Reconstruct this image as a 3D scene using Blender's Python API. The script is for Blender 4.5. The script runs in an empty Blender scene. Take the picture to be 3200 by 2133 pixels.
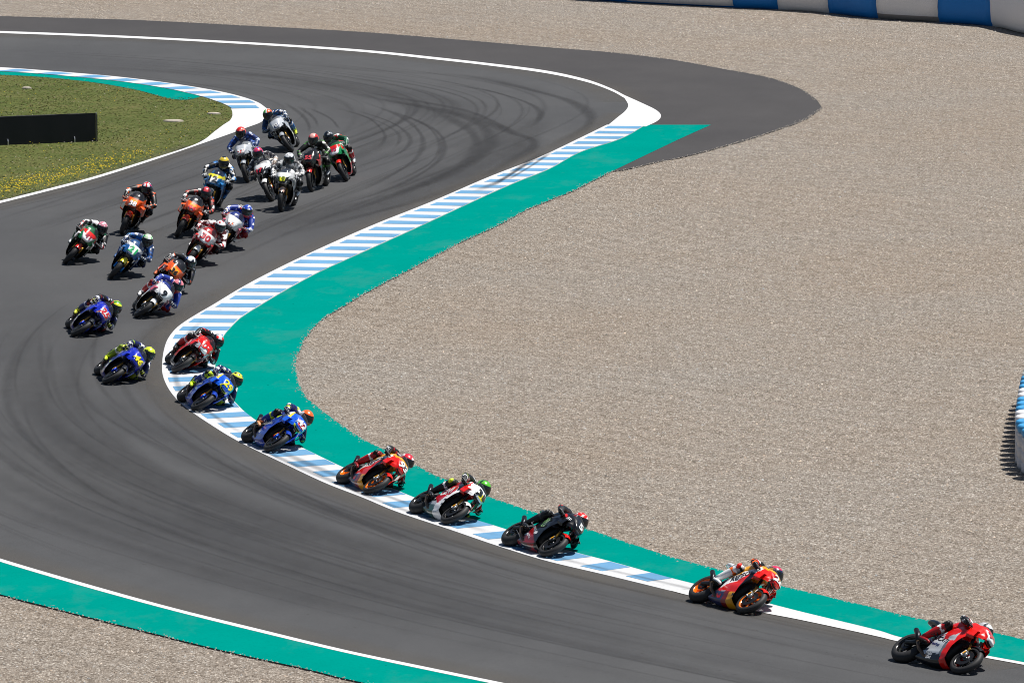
import bpy, bmesh, math, random
import numpy as np
from mathutils import Vector, Matrix, Euler
from mathutils.bvhtree import BVHTree
from mathutils.geometry import tessellate_polygon

random.seed(7)
R = math.radians
scene = bpy.context.scene
COL = scene.collection

# ------------------------------------------------------------------ camera
cam_data = bpy.data.cameras.new('camera')
cam_data.lens = 258.673
cam_data.sensor_width = 36.0
cam_data.clip_start = 1.0
cam_data.clip_end = 3000.0
cam = bpy.data.objects.new('camera', cam_data)
COL.objects.link(cam)
cam.location = (0.0, 0.0, 21.876)
cam.rotation_euler = (R(90.0 - 7.6968), 0.0, 0.0)
scene.camera = cam
scene.render.resolution_x = 1024
scene.render.resolution_y = 682
scene.cycles.filter_width = 1.0
scene.cycles.transparent_max_bounces = 32

# ------------------------------------------------------------------ daylight
SUN_EL = 68.0
SHADOW_DIR = (-0.94, -0.34)          # where shadows fall on the ground (x right, y away from the camera)
sun_az = math.atan2(-SHADOW_DIR[0], -SHADOW_DIR[1])   # measured from +Y towards +X
world = bpy.data.worlds.new('World')
scene.world = world
world.use_nodes = True
wn = world.node_tree
bg = wn.nodes['Background']
sky = wn.nodes.new('ShaderNodeTexSky')
sky.sky_type = 'NISHITA'
sky.sun_disc = False
sky.sun_elevation = R(SUN_EL)
sky.sun_rotation = sun_az
wn.links.new(sky.outputs[0], bg.inputs[0])
bg.inputs[1].default_value = 0.05
sun_data = bpy.data.lights.new('sun', 'SUN')
sun_data.energy = 5.0
sun_data.angle = R(0.5)
sun_data.color = (1.0, 0.955, 0.89)
sun = bpy.data.objects.new('sun', sun_data)
COL.objects.link(sun)
ce = math.cos(R(SUN_EL))
to_sun = Vector((math.sin(sun_az) * ce, math.cos(sun_az) * ce, math.sin(R(SUN_EL))))
sun.rotation_euler = to_sun.to_track_quat('Z', 'Y').to_euler()
sun.location = (0, 150, 80)
vs = scene.view_settings
vs.view_transform = 'Standard'
vs.look = 'None'
vs.exposure = 0.25
vs.gamma = 1.0
vs.use_curve_mapping = False

# ------------------------------------------------------------------ helpers
def lin(h):
    """'#rrggbb' to linear rgb"""
    h = h.lstrip('#')
    out = []
    for i in (0, 2, 4):
        c = int(h[i:i + 2], 16) / 255.0
        out.append(c / 12.92 if c <= 0.04045 else ((c + 0.055) / 1.055) ** 2.4)
    return tuple(out)

_lin = {}
def L(h):
    if h not in _lin:
        _lin[h] = lin(h)
    return _lin[h]

def new_mat(name):
    m = bpy.data.materials.new(name)
    m.use_nodes = True
    nt = m.node_tree
    return m, nt, nt.nodes['Principled BSDF']

def nd(nt, typ, **kw):
    n = nt.nodes.new(typ)
    for k, v in kw.items():
        if k.startswith('i_'):
            n.inputs[k[2:].replace('_', ' ')].default_value = v
        else:
            setattr(n, k, v)
    return n

def ramp(nt, stops, src=None):
    n = nt.nodes.new('ShaderNodeValToRGB')
    e = n.color_ramp.elements
    while len(e) < len(stops):
        e.new(0.5)
    for i, (p, c) in enumerate(stops):
        e[i].position = p
        e[i].color = (c[0], c[1], c[2], 1.0)
    if src is not None:
        nt.links.new(src, n.inputs[0])
    return n

def mix(nt, fac, a, b, mode='MIX'):
    n = nt.nodes.new('ShaderNodeMix')
    n.data_type = 'RGBA'
    n.blend_type = mode
    for sock, val in ((n.inputs[0], fac), (n.inputs[6], a), (n.inputs[7], b)):
        if hasattr(val, 'is_output'):
            nt.links.new(val, sock)
        elif isinstance(val, (int, float)):
            sock.default_value = val
        else:
            sock.default_value = (val[0], val[1], val[2], 1.0)
    return n.outputs[2]

def coords(nt, scale=(1, 1, 1)):
    tc = nt.nodes.new('ShaderNodeTexCoord')
    mp = nt.nodes.new('ShaderNodeMapping')
    mp.inputs['Scale'].default_value = scale
    nt.links.new(tc.outputs['Object'], mp.inputs[0])
    return mp.outputs[0]

def noise(nt, co, scale, detail=3.0, rough=0.55):
    n = nt.nodes.new('ShaderNodeTexNoise')
    n.inputs['Scale'].default_value = scale
    n.inputs['Detail'].default_value = detail
    n.inputs['Roughness'].default_value = rough
    nt.links.new(co, n.inputs['Vector'])
    return n.outputs[0]

def attr_mat(name, rough, coat=0.0, metal=0.0, spec=0.5, grain=0.0):
    """a material that takes its colour from the painted colour attribute of the mesh"""
    m, nt, b = new_mat(name)
    a = nt.nodes.new('ShaderNodeAttribute')
    a.attribute_name = 'Col'
    col = a.outputs['Color']
    if grain:
        f = noise(nt, coords(nt), 35.0, 3.0)
        r = ramp(nt, [(0.3, (1 - grain,) * 3), (0.7, (1.0,) * 3)], f)
        col = mix(nt, 1.0, col, r.outputs[0], 'MULTIPLY')
    nt.links.new(col, b.inputs['Base Color'])
    b.inputs['Roughness'].default_value = rough
    b.inputs['Metallic'].default_value = metal
    b.inputs['Specular IOR Level'].default_value = spec
    b.inputs['Coat Weight'].default_value = coat
    b.inputs['Coat Roughness'].default_value = 0.08
    return m

M = {}
M['paint'] = attr_mat('painted_fairing', 0.30, coat=0.8, grain=0.05)
M['leather'] = attr_mat('racing_leather', 0.45, spec=0.5, grain=0.12)
M['plain'] = attr_mat('matt_plastic', 0.55, spec=0.4, grain=0.08)
M['metal'] = attr_mat('machined_metal', 0.35, metal=0.75, spec=0.5, grain=0.1)

m, nt, b = new_mat('tyre_rubber')
f = noise(nt, coords(nt), 30.0, 4.0)
r = ramp(nt, [(0.3, (0.012, 0.012, 0.013)), (0.75, (0.024, 0.024, 0.026))], f)
nt.links.new(r.outputs[0], b.inputs['Base Color'])
b.inputs['Roughness'].default_value = 0.62
M['rubber'] = m

m, nt, b = new_mat('tinted_screen')
b.inputs['Base Color'].default_value = (0.03, 0.032, 0.04, 1)
b.inputs['Roughness'].default_value = 0.12
b.inputs['Alpha'].default_value = 0.5
M['screen'] = m

m, nt, b = new_mat('helmet_visor')
f = noise(nt, coords(nt), 4.0, 1.0)
r = ramp(nt, [(0.3, (0.008, 0.009, 0.012)), (0.8, (0.02, 0.025, 0.03))], f)
nt.links.new(r.outputs[0], b.inputs['Base Color'])
b.inputs['Roughness'].default_value = 0.1
M['visor'] = m


class MB:
    """collects vertices and coloured faces and builds ONE mesh"""
    def __init__(self):
        self.v, self.f, self.c = [], [], []

    def add(self, vs, fs, col=(0.5, 0.5, 0.5)):
        o = len(self.v)
        self.v.extend([tuple(p) for p in vs])
        for k, f in enumerate(fs):
            self.f.append(tuple(i + o for i in f))
            self.c.append(col[k] if isinstance(col, list) else col)

    def tube(self, pts, rad, n=10, col=(0.5, 0.5, 0.5), caps=True, flat=1.0):
        pts = [Vector(p) for p in pts]
        if not isinstance(rad, (list, tuple)):
            rad = [rad] * len(pts)
        vs, fs = [], []
        ref = None
        for i, p in enumerate(pts):
            d = (pts[min(i + 1, len(pts) - 1)] - pts[max(i - 1, 0)])
            d = d.normalized() if d.length > 1e-9 else Vector((1, 0, 0))
            if ref is None:
                ref = Vector((0, 0, 1)) if abs(d.z) < 0.9 else Vector((0, 1, 0))
            a = d.cross(ref)
            a = a.normalized() if a.length > 1e-6 else d.orthogonal().normalized()
            bb = a.cross(d).normalized()
            ref = bb
            for k in range(n):
                t = 2 * math.pi * k / n
                vs.append(p + a * (rad[i] * math.cos(t)) + bb * (rad[i] * flat * math.sin(t)))
        for i in range(len(pts) - 1):
            for k in range(n):
                q = (k + 1) % n
                fs.append((i * n + k, i * n + q, (i + 1) * n + q, (i + 1) * n + k))
        if caps:
            fs.append(tuple(range(n - 1, -1, -1)))
            fs.append(tuple((len(pts) - 1) * n + k for k in range(n)))
        self.add(vs, fs, col)

    def rings(self, rings, col=(0.5, 0.5, 0.5), caps=True, colf=None):
        n = len(rings[0])
        vs, fs, cs = [], [], []
        for r_ in rings:
            vs.extend(r_)
        for i in range(len(rings) - 1):
            for k in range(n):
                q = (k + 1) % n
                fs.append((i * n + k, i * n + q, (i + 1) * n + q, (i + 1) * n + k))
        if caps:
            fs.append(tuple(range(n - 1, -1, -1)))
            fs.append(tuple((len(rings) - 1) * n + k for k in range(n)))
        if colf:
            for f in fs:
                cx = [sum(vs[i][a] for i in f) / len(f) for a in range(3)]
                cs.append(colf(*cx))
            self.add(vs, fs, cs)
        else:
            self.add(vs, fs, col)

    def box(self, c, s, col=(0.5, 0.5, 0.5), rot=None):
        vs = []
        for dx in (-.5, .5):
            for dy in (-.5, .5):
                for dz in (-.5, .5):
                    p = Vector((dx * s[0], dy * s[1], dz * s[2]))
                    if rot:
                        p = rot @ p
                    vs.append(p + Vector(c))
        fs = [(0, 1, 3, 2), (4, 6, 7, 5), (0, 4, 5, 1), (2, 3, 7, 6), (0, 2, 6, 4), (1, 5, 7, 3)]
        self.add(vs, fs, col)

    def mesh(self, name, weld=0.0):
        me = bpy.data.meshes.new(name)
        me.from_pydata(self.v, [], self.f)
        cols = []
        for f, c in zip(self.f, self.c):
            cols.extend((c[0], c[1], c[2], 1.0) * len(f))
        at = me.color_attributes.new('Col', 'FLOAT_COLOR', 'CORNER')
        at.data.foreach_set('color', cols)
        if weld:
            bm = bmesh.new()
            bm.from_mesh(me)
            bmesh.ops.remove_doubles(bm, verts=bm.verts, dist=weld)
            bmesh.ops.recalc_face_normals(bm, faces=bm.faces)
            bm.to_mesh(me)
            bm.free()
        return me


def link(name, me, mat, parent=None, smooth=False, matrix=None):
    o = bpy.data.objects.new(name, me)
    COL.objects.link(o)
    if mat is not None and len(me.materials) == 0:
        me.materials.append(mat)
    if smooth:
        me.polygons.foreach_set('use_smooth', [True] * len(me.polygons))
    if parent is not None:
        o.parent = parent
    if matrix is not None:
        o.matrix_local = matrix
    return o

def tag(o, label, cat=None, group=None, kind=None):
    o['label'] = label
    if cat:
        o['category'] = cat
    if group:
        o['group'] = group
    if kind:
        o['kind'] = kind
    return o

def empty(name, matrix):
    o = bpy.data.objects.new(name, None)
    o.empty_display_size = 0.2
    COL.objects.link(o)
    o.matrix_world = matrix
    return o

def catmull(pts, per=8):
    """smooth curve through the points (centripetal enough for these spacings)"""
    out = []
    n = len(pts)
    P_ = [Vector(p) for p in pts]
    for i in range(n - 1):
        p0 = P_[i - 1] if i > 0 else P_[i] * 2 - P_[i + 1]
        p1, p2 = P_[i], P_[i + 1]
        p3 = P_[i + 2] if i + 2 < n else P_[i + 1] * 2 - P_[i]
        d = [max((b_ - a_).length, 1e-6) ** 0.5 for a_, b_ in ((p0, p1), (p1, p2), (p2, p3))]
        t0 = 0.0
        t1 = t0 + d[0]
        t2 = t1 + d[1]
        t3 = t2 + d[2]
        for k in range(per):
            t = t1 + (t2 - t1) * k / per
            A1 = p0 * ((t1 - t) / (t1 - t0)) + p1 * ((t - t0) / (t1 - t0))
            A2 = p1 * ((t2 - t) / (t2 - t1)) + p2 * ((t - t1) / (t2 - t1))
            A3 = p2 * ((t3 - t) / (t3 - t2)) + p3 * ((t - t2) / (t3 - t2))
            B1 = A1 * ((t2 - t) / (t2 - t0)) + A2 * ((t - t0) / (t2 - t0))
            B2 = A2 * ((t3 - t) / (t3 - t1)) + A3 * ((t - t1) / (t3 - t1))
            out.append(B1 * ((t2 - t) / (t2 - t1)) + B2 * ((t - t1) / (t2 - t1)))
    out.append(P_[-1].copy())
    return out

def resample(pts, ds):
    pts = [Vector(p) for p in pts]
    acc = [0.0]
    for a, b_ in zip(pts, pts[1:]):
        acc.append(acc[-1] + (b_ - a).length)
    n = max(2, int(round(acc[-1] / ds)) + 1)
    out, j = [], 0
    for i in range(n):
        s = acc[-1] * i / (n - 1)
        while j < len(acc) - 2 and acc[j + 1] < s:
            j += 1
        t = (s - acc[j]) / max(acc[j + 1] - acc[j], 1e-9)
        out.append(pts[j].lerp(pts[j + 1], t))
    return out

def nsample(pts, n):
    pts = [Vector(p) for p in pts]
    ln = sum((b_ - a).length for a, b_ in zip(pts, pts[1:]))
    o = resample(pts, ln / (n - 1))
    return o

def ragged(pts, amp, ds=0.35):
    """a smooth edge made a little uneven, as poured or painted edges are"""
    p = resample(pts, ds)
    out = [p[0]]
    w = 0.0
    for i in range(1, len(p) - 1):
        t = (p[i + 1] - p[i - 1]).normalized()
        n = Vector((-t.y, t.x))
        w = 0.72 * w + random.gauss(0, amp) * 0.7
        out.append(p[i] + n * w)
    out.append(p[-1])
    return out

def sheet(name, outline, z, mat, skirt=0.0):
    """a flat polygon at height z, with a skirt going down at its edge"""
    pts = [Vector((p[0], p[1], 0)) for p in outline]
    tris = tessellate_polygon([pts])
    vs = [(p.x, p.y, z) for p in pts]
    fs = []
    for t in tris:
        a, b_, c = (pts[i] for i in t)
        fs.append(tuple(t) if (b_ - a).cross(c - a).z > 0 else tuple(reversed(t)))
    if skirt:
        n = len(vs)
        vs += [(p.x, p.y, z - skirt) for p in pts]
        for i in range(n):
            j = (i + 1) % n
            fs.append((i, j, j + n, i + n))
    mb = MB()
    mb.add(vs, fs, (0.5, 0.5, 0.5))
    o = link(name, mb.mesh(name), mat)
    o['kind'] = 'structure'
    return o

def band(name, ea, eb, z, mat, n=160, parent=None):
    """a strip of paint between two edges that run the same way"""
    A, B = nsample(ea, n), nsample(eb, n)
    k = min(len(A), len(B))
    vs = [(p.x, p.y, z) for p in A[:k]] + [(p.x, p.y, z) for p in B[:k]]
    fs = []
    for i in range(k - 1):
        q = (i, i + 1, k + i + 1, k + i)
        a, b_, c = (Vector(vs[j]) for j in q[:3])
        fs.append(q if (b_ - a).cross(c - a).z > 0 else q[::-1])
    mb = MB()
    mb.add(vs, fs)
    o = link(name, mb.mesh(name), mat, parent)
    if parent is None:
        o['kind'] = 'structure'
    return o
# ------------------------------------------------------------------ ground materials
m, nt, b = new_mat('gravel')
co = coords(nt)
v1 = nd(nt, 'ShaderNodeTexVoronoi', i_Scale=27.0)
v1.inputs['Randomness'].default_value = 1.0
nt.links.new(co, v1.inputs['Vector'])
sep = nd(nt, 'ShaderNodeSeparateColor')
nt.links.new(v1.outputs['Color'], sep.inputs[0])
stone = ramp(nt, [(0.0, (0.125, 0.106, 0.090)), (0.2, (0.228, 0.200, 0.173)), (0.6, (0.305, 0.272, 0.237)),
                  (0.88, (0.38, 0.352, 0.316)), (1.0, (0.60, 0.57, 0.53))], sep.outputs[0])
gap = ramp(nt, [(0.0, (1, 1, 1)), (0.42, (0.94, 0.94, 0.94)), (0.78, (0.50, 0.48, 0.46))], v1.outputs['Distance'])
c1 = mix(nt, 1.0, stone.outputs[0], gap.outputs[0], 'MULTIPLY')
big = ramp(nt, [(0.32, (0.99, 0.93, 0.865)), (0.68, (0.985, 0.995, 1.0))], noise(nt, co, 0.10, 5.0, 0.6))
c2 = mix(nt, 1.0, c1, big.outputs[0], 'MULTIPLY')
mid = ramp(nt, [(0.25, (0.88, 0.865, 0.85)), (0.75, (1.10, 1.10, 1.10))], noise(nt, co, 1.6, 5.0, 0.7))
c3 = mix(nt, 1.0, c2, mid.outputs[0], 'MULTIPLY')
# raked furrows that wander across the trap, and the odd darker rut
wob = nd(nt, 'ShaderNodeMix', data_type='RGBA', blend_type='ADD')
wob.inputs[0].default_value = 1.0
nt.links.new(co, wob.inputs[6])
wn2 = nd(nt, 'ShaderNodeVectorMath', operation='SCALE')
wn2.inputs['Scale'].default_value = 7.0
nz = nd(nt, 'ShaderNodeTexNoise', i_Scale=0.045, i_Detail=2.0)
nt.links.new(co, nz.inputs['Vector'])
nt.links.new(nz.outputs['Color'], wn2.inputs[0])
nt.links.new(wn2.outputs[0], wob.inputs[7])
rk = nd(nt, 'ShaderNodeTexWave', wave_type='BANDS', bands_direction='DIAGONAL', i_Scale=0.55, i_Distortion=1.5, i_Detail=3.0)
nt.links.new(wob.outputs[2], rk.inputs['Vector'])
rake = ramp(nt, [(0.0, (0.93, 0.925, 0.92)), (0.5, (1.0, 1.0, 1.0)), (1.0, (1.035, 1.035, 1.035))], rk.outputs['Color'])
c3 = mix(nt, 1.0, c3, rake.outputs[0], 'MULTIPLY')
nt.links.new(c3, b.inputs['Base Color'])
b.inputs['Roughness'].default_value = 0.95
b.inputs['Specular IOR Level'].default_value = 0.15
bp = nd(nt, 'ShaderNodeBump', i_Strength=0.75, i_Distance=0.022, invert=True)
nt.links.new(v1.outputs['Distance'], bp.inputs['Height'])
nt.links.new(bp.outputs[0], b.inputs['Normal'])
M['gravel'] = m

def asphalt(name, dark, light, tint):
    m, nt, b = new_mat(name)
    co = coords(nt)
    fine = noise(nt, co, 40.0, 5.0, 0.75)
    r1 = ramp(nt, [(0.25, dark), (0.75, light)], fine)
    lo = ramp(nt, [(0.3, (0.86, 0.86, 0.87)), (0.7, (1.12, 1.11, 1.09))], noise(nt, co, 0.13, 5.0, 0.6))
    c = mix(nt, 1.0, r1.outputs[0], lo.outputs[0], 'MULTIPLY')
    st = ramp(nt, [(0.35, (0.94, 0.94, 0.94)), (0.65, (1.05, 1.05, 1.05))], noise(nt, coords(nt, (0.9, 0.35, 1)), 1.0, 6.0, 0.7))
    c = mix(nt, 1.0, c, st.outputs[0], 'MULTIPLY')
    grit = nd(nt, 'ShaderNodeTexVoronoi', i_Scale=2.6)
    nt.links.new(co, grit.inputs['Vector'])
    sp = ramp(nt, [(0.0, (0.35, 0.35, 0.35)), (0.045, (0.4, 0.4, 0.4)), (0.075, (1, 1, 1))], grit.outputs['Distance'])
    c = mix(nt, 0.8, c, mix(nt, 1.0, c, sp.outputs[0], 'MULTIPLY'))
    nt.links.new(mix(nt, 1.0, c, tint, 'MULTIPLY'), b.inputs['Base Color'])
    b.inputs['Roughness'].default_value = 0.85
    b.inputs['Specular IOR Level'].default_value = 0.25
    bp = nd(nt, 'ShaderNodeBump', i_Strength=0.35, i_Distance=0.006)
    nt.links.new(fine, bp.inputs['Height'])
    nt.links.new(bp.outputs[0], b.inputs['Normal'])
    return m
M['asphalt'] = asphalt('track_asphalt', (0.040, 0.0412, 0.0438), (0.086, 0.0882, 0.0932), (1, 1, 1))
M['runoff'] = asphalt('runoff_asphalt', (0.033, 0.0318, 0.033), (0.072, 0.0688, 0.0708), (1, 1, 1))

def road_paint(name, col, wear, rough=0.6, dirt=0.82):
    m, nt, b = new_mat(name)
    co = coords(nt)
    n1 = ramp(nt, [(0.3, (dirt,) * 3), (0.7, (1.0,) * 3)], noise(nt, co, 0.6, 6.0, 0.65))
    n2 = ramp(nt, [(0.2, (0.85,) * 3), (0.5, (1.0,) * 3)], noise(nt, co, 22.0, 3.0))
    c = mix(nt, 1.0, col, n1.outputs[0], 'MULTIPLY')
    c = mix(nt, 1.0, c, n2.outputs[0], 'MULTIPLY')
    if wear:
        w = ramp(nt, [(0.60, (0, 0, 0)), (0.74, (wear,) * 3)], noise(nt, coords(nt, (1.6, 0.5, 1)), 2.4, 6.0, 0.7))
        c = mix(nt, w.outputs[0], c, (0.13, 0.13, 0.135))
    if name.startswith('teal'):
        dst = ramp(nt, [(0.52, (0, 0, 0)), (0.80, (0.16,) * 3)], noise(nt, coords(nt, (1, 0.45, 1)), 0.7, 7.0, 0.72))
        c = mix(nt, dst.outputs[0], c, (0.16, 0.19, 0.17))
        gr = nd(nt, 'ShaderNodeTexVoronoi', i_Scale=1.7)
        nt.links.new(co, gr.inputs['Vector'])
        sp = ramp(nt, [(0.0, (0.3, 0.3, 0.3)), (0.028, (0.35, 0.35, 0.35)), (0.045, (1, 1, 1))], gr.outputs['Distance'])
        c = mix(nt, 1.0, c, sp.outputs[0], 'MULTIPLY')
    nt.links.new(c, b.inputs['Base Color'])
    b.inputs['Roughness'].default_value = rough
    b.inputs['Specular IOR Level'].default_value = 0.0
    return m
M['green'] = road_paint('teal_run_off_paint', (0.0, 0.230, 0.192), 0.0, dirt=0.9)
M['white'] = road_paint('white_road_paint', (0.62, 0.63, 0.645), 0.35, dirt=0.9)
M['kerb_white'] = road_paint('white_kerb_paint', (0.59, 0.60, 0.62), 0.42, dirt=0.86)
M['kerb_blue'] = road_paint('light_blue_kerb_paint', (0.145, 0.32, 0.52), 0.42, dirt=0.8)

m, nt, b = new_mat('rubber_marks')
co = coords(nt)
b.inputs['Base Color'].default_value = (0.022, 0.022, 0.024, 1)
b.inputs['Roughness'].default_value = 0.75
a = nt.nodes.new('ShaderNodeAttribute')
a.attribute_name = 'Col'
br = ramp(nt, [(0.28, (0.62,) * 3), (0.7, (1,) * 3)], noise(nt, coords(nt, (1, 0.3, 1)), 3.0, 5.0, 0.7))
al = mix(nt, 1.0, a.outputs['Color'], br.outputs[0], 'MULTIPLY')
nt.links.new(al, b.inputs['Alpha'])
M['skid'] = m

m, nt, b = new_mat('grass_ground')
co = coords(nt)
c = ramp(nt, [(0.30, (0.054, 0.074, 0.018)), (0.48, (0.086, 0.104, 0.030)), (0.60, (0.108, 0.114, 0.038)), (0.74, (0.145, 0.122, 0.058))], noise(nt, co, 0.42, 8.0, 0.72))
fg = ramp(nt, [(0.3, (0.72, 0.74, 0.70)), (0.7, (1.2, 1.18, 1.15))], noise(nt, co, 9.0, 5.0, 0.8))
nt.links.new(mix(nt, 1.0, c.outputs[0], fg.outputs[0], 'MULTIPLY'), b.inputs['Base Color'])
b.inputs['Roughness'].default_value = 0.9
b.inputs['Specular IOR Level'].default_value = 0.1
M['grass'] = m
M['blade'] = attr_mat('grass_blades', 0.8, spec=0.15)
M['vinyl'] = attr_mat('barrier_vinyl', 0.5, spec=0.35, grain=0.12)

# ------------------------------------------------------------------ ground
mb = MB()
mb.add([(-900, -60, 0), (900, -60, 0), (900, 1500, 0), (-900, 1500, 0)], [(0, 1, 2, 3)])
tag(link('gravel_ground', mb.mesh('gravel_ground'), M['gravel']), 'beige gravel run-off covering the ground around the track', kind='structure')

# (the loose top layer of stones is laid further down, once the edges of the asphalt are known)
far_edge = [(-23.07,243.58),(-19.81,242.61),(-16.87,241.65),(-12.36,240.23),(-8.86,238.36),(-5.16,236.22),(-1.05,232.77),(1,230.87),(3.05,229.14),(4.77,227.01),(6.57,223.55),(7.73,221.13),(8.58,217.71),(8.93,214.4)]
tip_low = [(8.99,212.16),(8.37,209.01),(7.13,205.15),(5.95,202.09),(4.76,199.33),(3.9,197.82),(3.09,196.12),(2.67,195.6)]
green_out = [(2.67,195.6),(1.6,191.09),(0.55,187.37),(-0.45,182.95),(-1.03,180.86),(-2.31,175.04),(-3.64,168.94),(-4.26,165.63),(-4.53,162.81),(-4.65,160.29),(-4.66,157.58),(-4.55,155.09),(-4.36,153.18),(-4.15,151.96),(-3.76,150.2),(-2.97,146.79),(-2.74,146.08),(-1.76,143.01),(-1.46,142.06),(-0.49,139.59),(0.35,137.72),(1.29,135.8),(1.67,134.99),(2.91,132.36),(3.68,131.06),(4.65,129.41),(5.11,128.76),(6.43,126.77),(7.07,125.83),(8.25,124.44),(8.74,123.75),(10.13,121.9),(11.71,119.99)]
low_edge = [(-0.82,118.01),(-2.56,119.79),(-3.46,120.96),(-4.98,122.78),(-6.57,124.92),(-8.21,127.17),(-9.05,128.35),(-10.64,130.82),(-12.88,134.64)]
corner = [(11.48,113.96),(2.22,113.96)]
C_far, C_tip, C_green, C_low = catmull(far_edge), catmull(tip_low, 6), catmull(green_out), catmull(low_edge)
E_green = ragged(C_green, 0.014, 0.5)
E_low = ragged(C_low, 0.008, 0.5)
outline = ragged(C_far, 0.03, 0.9) + ragged(C_tip, 0.02, 0.5) + E_green[1:] + [Vector(p) for p in corner] + E_low
tag(sheet('track', outline, 0.02, M['asphalt'], skirt=0.08), 'grey asphalt race track sweeping through a hairpin and a left bend')

line_far_out = [(-22.54,237.9),(-19.37,237.05),(-16.49,236.22),(-11.58,234.17),(-5.03,230.14),(-2.38,227.43),(-0.75,225.55),(0.97,223.28),(2.19,220.59),(2.95,217.71),(3.33,215.66)]
line_far_in = [(-22.48,237.21),(-19.31,236.37),(-16.44,235.5),(-11.55,233.48),(-5.01,229.4),(-2.37,226.66),(-0.75,224.79),(0.96,222.47),(2.18,219.8),(2.94,217),(3.3,214.9)]
C_lfo, C_lfi = catmull(line_far_out), catmull(line_far_in)
ro_edge = [(3.33,215.41),(3.78,213.4),(4.18,211.18),(4.23,209.85),(4,207.71),(3.79,207.12)]
ro_green = [(3.81,207.12),(2.67,195.81)]
ro = list(C_far) + list(C_tip) + [Vector(p) for p in reversed(ro_green)][1:] + list(reversed(catmull(ro_edge))) + list(reversed(C_lfo))
tag(sheet('run_off_road', ro, 0.024, M['runoff']), 'brownish grey asphalt run-off outside the white track line')

# loose top stones of the gravel trap
def in_poly(px, py, poly):
    c_ = np.zeros(px.shape, bool)
    n_ = len(poly)
    for i_ in range(n_):
        (x0, y0), (x1, y1) = poly[i_], poly[(i_ + 1) % n_]
        if y0 == y1:
            continue
        hit = ((y0 > py) != (y1 > py)) & (px < (x1 - x0) * (py - y0) / (y1 - y0) + x0)
        c_ ^= hit
    return c_
nr = np.random.default_rng(5)
N_ST = 420000
sx, sy = nr.uniform(-21, 16, N_ST), nr.uniform(108, 262, N_ST)
keep = np.abs(sx) < sy * 0.0696 + 1.6
sx, sy = sx[keep], sy[keep]
rough_outline = [(p.x, p.y) for p in resample(outline + [outline[0]], 1.2)]
keep = ~in_poly(sx, sy, rough_outline)
sx, sy = sx[keep], sy[keep]
n_ = len(sx)
rad = np.clip(nr.gamma(5.0, 0.0032, n_), 0.007, 0.038)
ang = nr.uniform(0, 6.283, n_)
asp = nr.uniform(0.55, 0.95, n_)
zt = rad * nr.uniform(0.55, 1.1, n_)
ca, sa = np.cos(ang) * rad, np.sin(ang) * rad
V = np.zeros((n_, 5, 3))
for q, (ux, uy) in enumerate(((ca, sa), (-sa * asp, ca * asp), (-ca, -sa), (sa * asp, -ca * asp))):
    V[:, q, 0], V[:, q, 1], V[:, q, 2] = sx + ux, sy + uy, 0.001
V[:, 4, 0], V[:, 4, 1], V[:, 4, 2] = sx + nr.normal(0, .3, n_) * rad, sy + nr.normal(0, .3, n_) * rad, zt
base_i = (np.arange(n_) * 5)[:, None, None]
F = (np.array([[0, 1, 4], [1, 2, 4], [2, 3, 4], [3, 0, 4]])[None] + base_i).reshape(-1)
me = bpy.data.meshes.new('gravel_stones')
me.vertices.add(n_ * 5)
me.vertices.foreach_set('co', V.reshape(-1))
me.loops.add(n_ * 12)
me.loops.foreach_set('vertex_index', F.astype(np.int32))
me.polygons.add(n_ * 4)
me.polygons.foreach_set('loop_start', np.arange(0, n_ * 12, 3, dtype=np.int32))
me.update()
tone = np.clip(nr.normal(0.318, 0.058, n_), 0.12, 0.5)
tone = np.where(nr.random(n_) < 0.012, 0.55, tone)
# paler and browner drifts across the trap
tone = tone * (1.0 + 0.05 * np.sin(sx * 0.35 + 1.3 * np.sin(sy * 0.07)) + 0.05 * np.sin(sy * 0.13 + sx * 0.22))
warm = nr.normal(1.0, 0.05, n_)
rgb = np.stack([tone * warm, tone * 0.895, tone * 0.785 / warm, np.ones(n_)], 1)
at = me.color_attributes.new('Col', 'FLOAT_COLOR', 'CORNER')
at.data.foreach_set('color', np.repeat(rgb, 12, axis=0).reshape(-1).astype(np.float32))
M['stone'] = attr_mat('gravel_stone', 0.9, spec=0.15)
tag(link('gravel_stones', me, M['stone']), 'loose beige gravel stones lying on top of the gravel trap', kind='stuff')

# teal run-off strips
green_in = [(3.81,207.47),(3.02,203.77),(1.9,200.53),(0.98,196.12),(0.1,193.01),(-0.91,189.02),(-2.2,183.69),(-3.12,179.97),(-4.1,176.05),(-4.58,174.12),(-5.35,170.37),(-5.77,168),(-6.17,165.63),(-6.33,164.13),(-6.43,162.81),(-6.47,160.93),(-6.46,158.27),(-6.34,156.02),(-6.09,153.84),(-5.8,152.16),(-5.53,150.7),(-5.34,149.83),(-4.88,147.93),(-4.36,146.19),(-3.84,144.67),(-3.41,143.35),(-2.49,140.95),(-1.92,139.37),(-0.78,136.78),(-0.16,135.55),(0.97,133.15),(1.63,132.12),(2.23,131.01),(2.86,129.97),(3.19,129.37),(4.26,127.8),(5.03,126.54),(6.32,124.61),(6.61,124.05),(7.94,122.28),(8.59,121.57),(9.97,119.95),(11.54,118.25)]
green_far = [(5.64,207.47),(4.65,203.66),(3.61,199.44),(2.67,195.65)]
C_gi = catmull(green_in)
gp = list(reversed(C_gi)) + [Vector(p) for p in green_far[:-1]] + E_green
tag(sheet('teal_strip', gp, 0.028, M['green']), 'teal painted strip between the striped kerb and the gravel')

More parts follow.
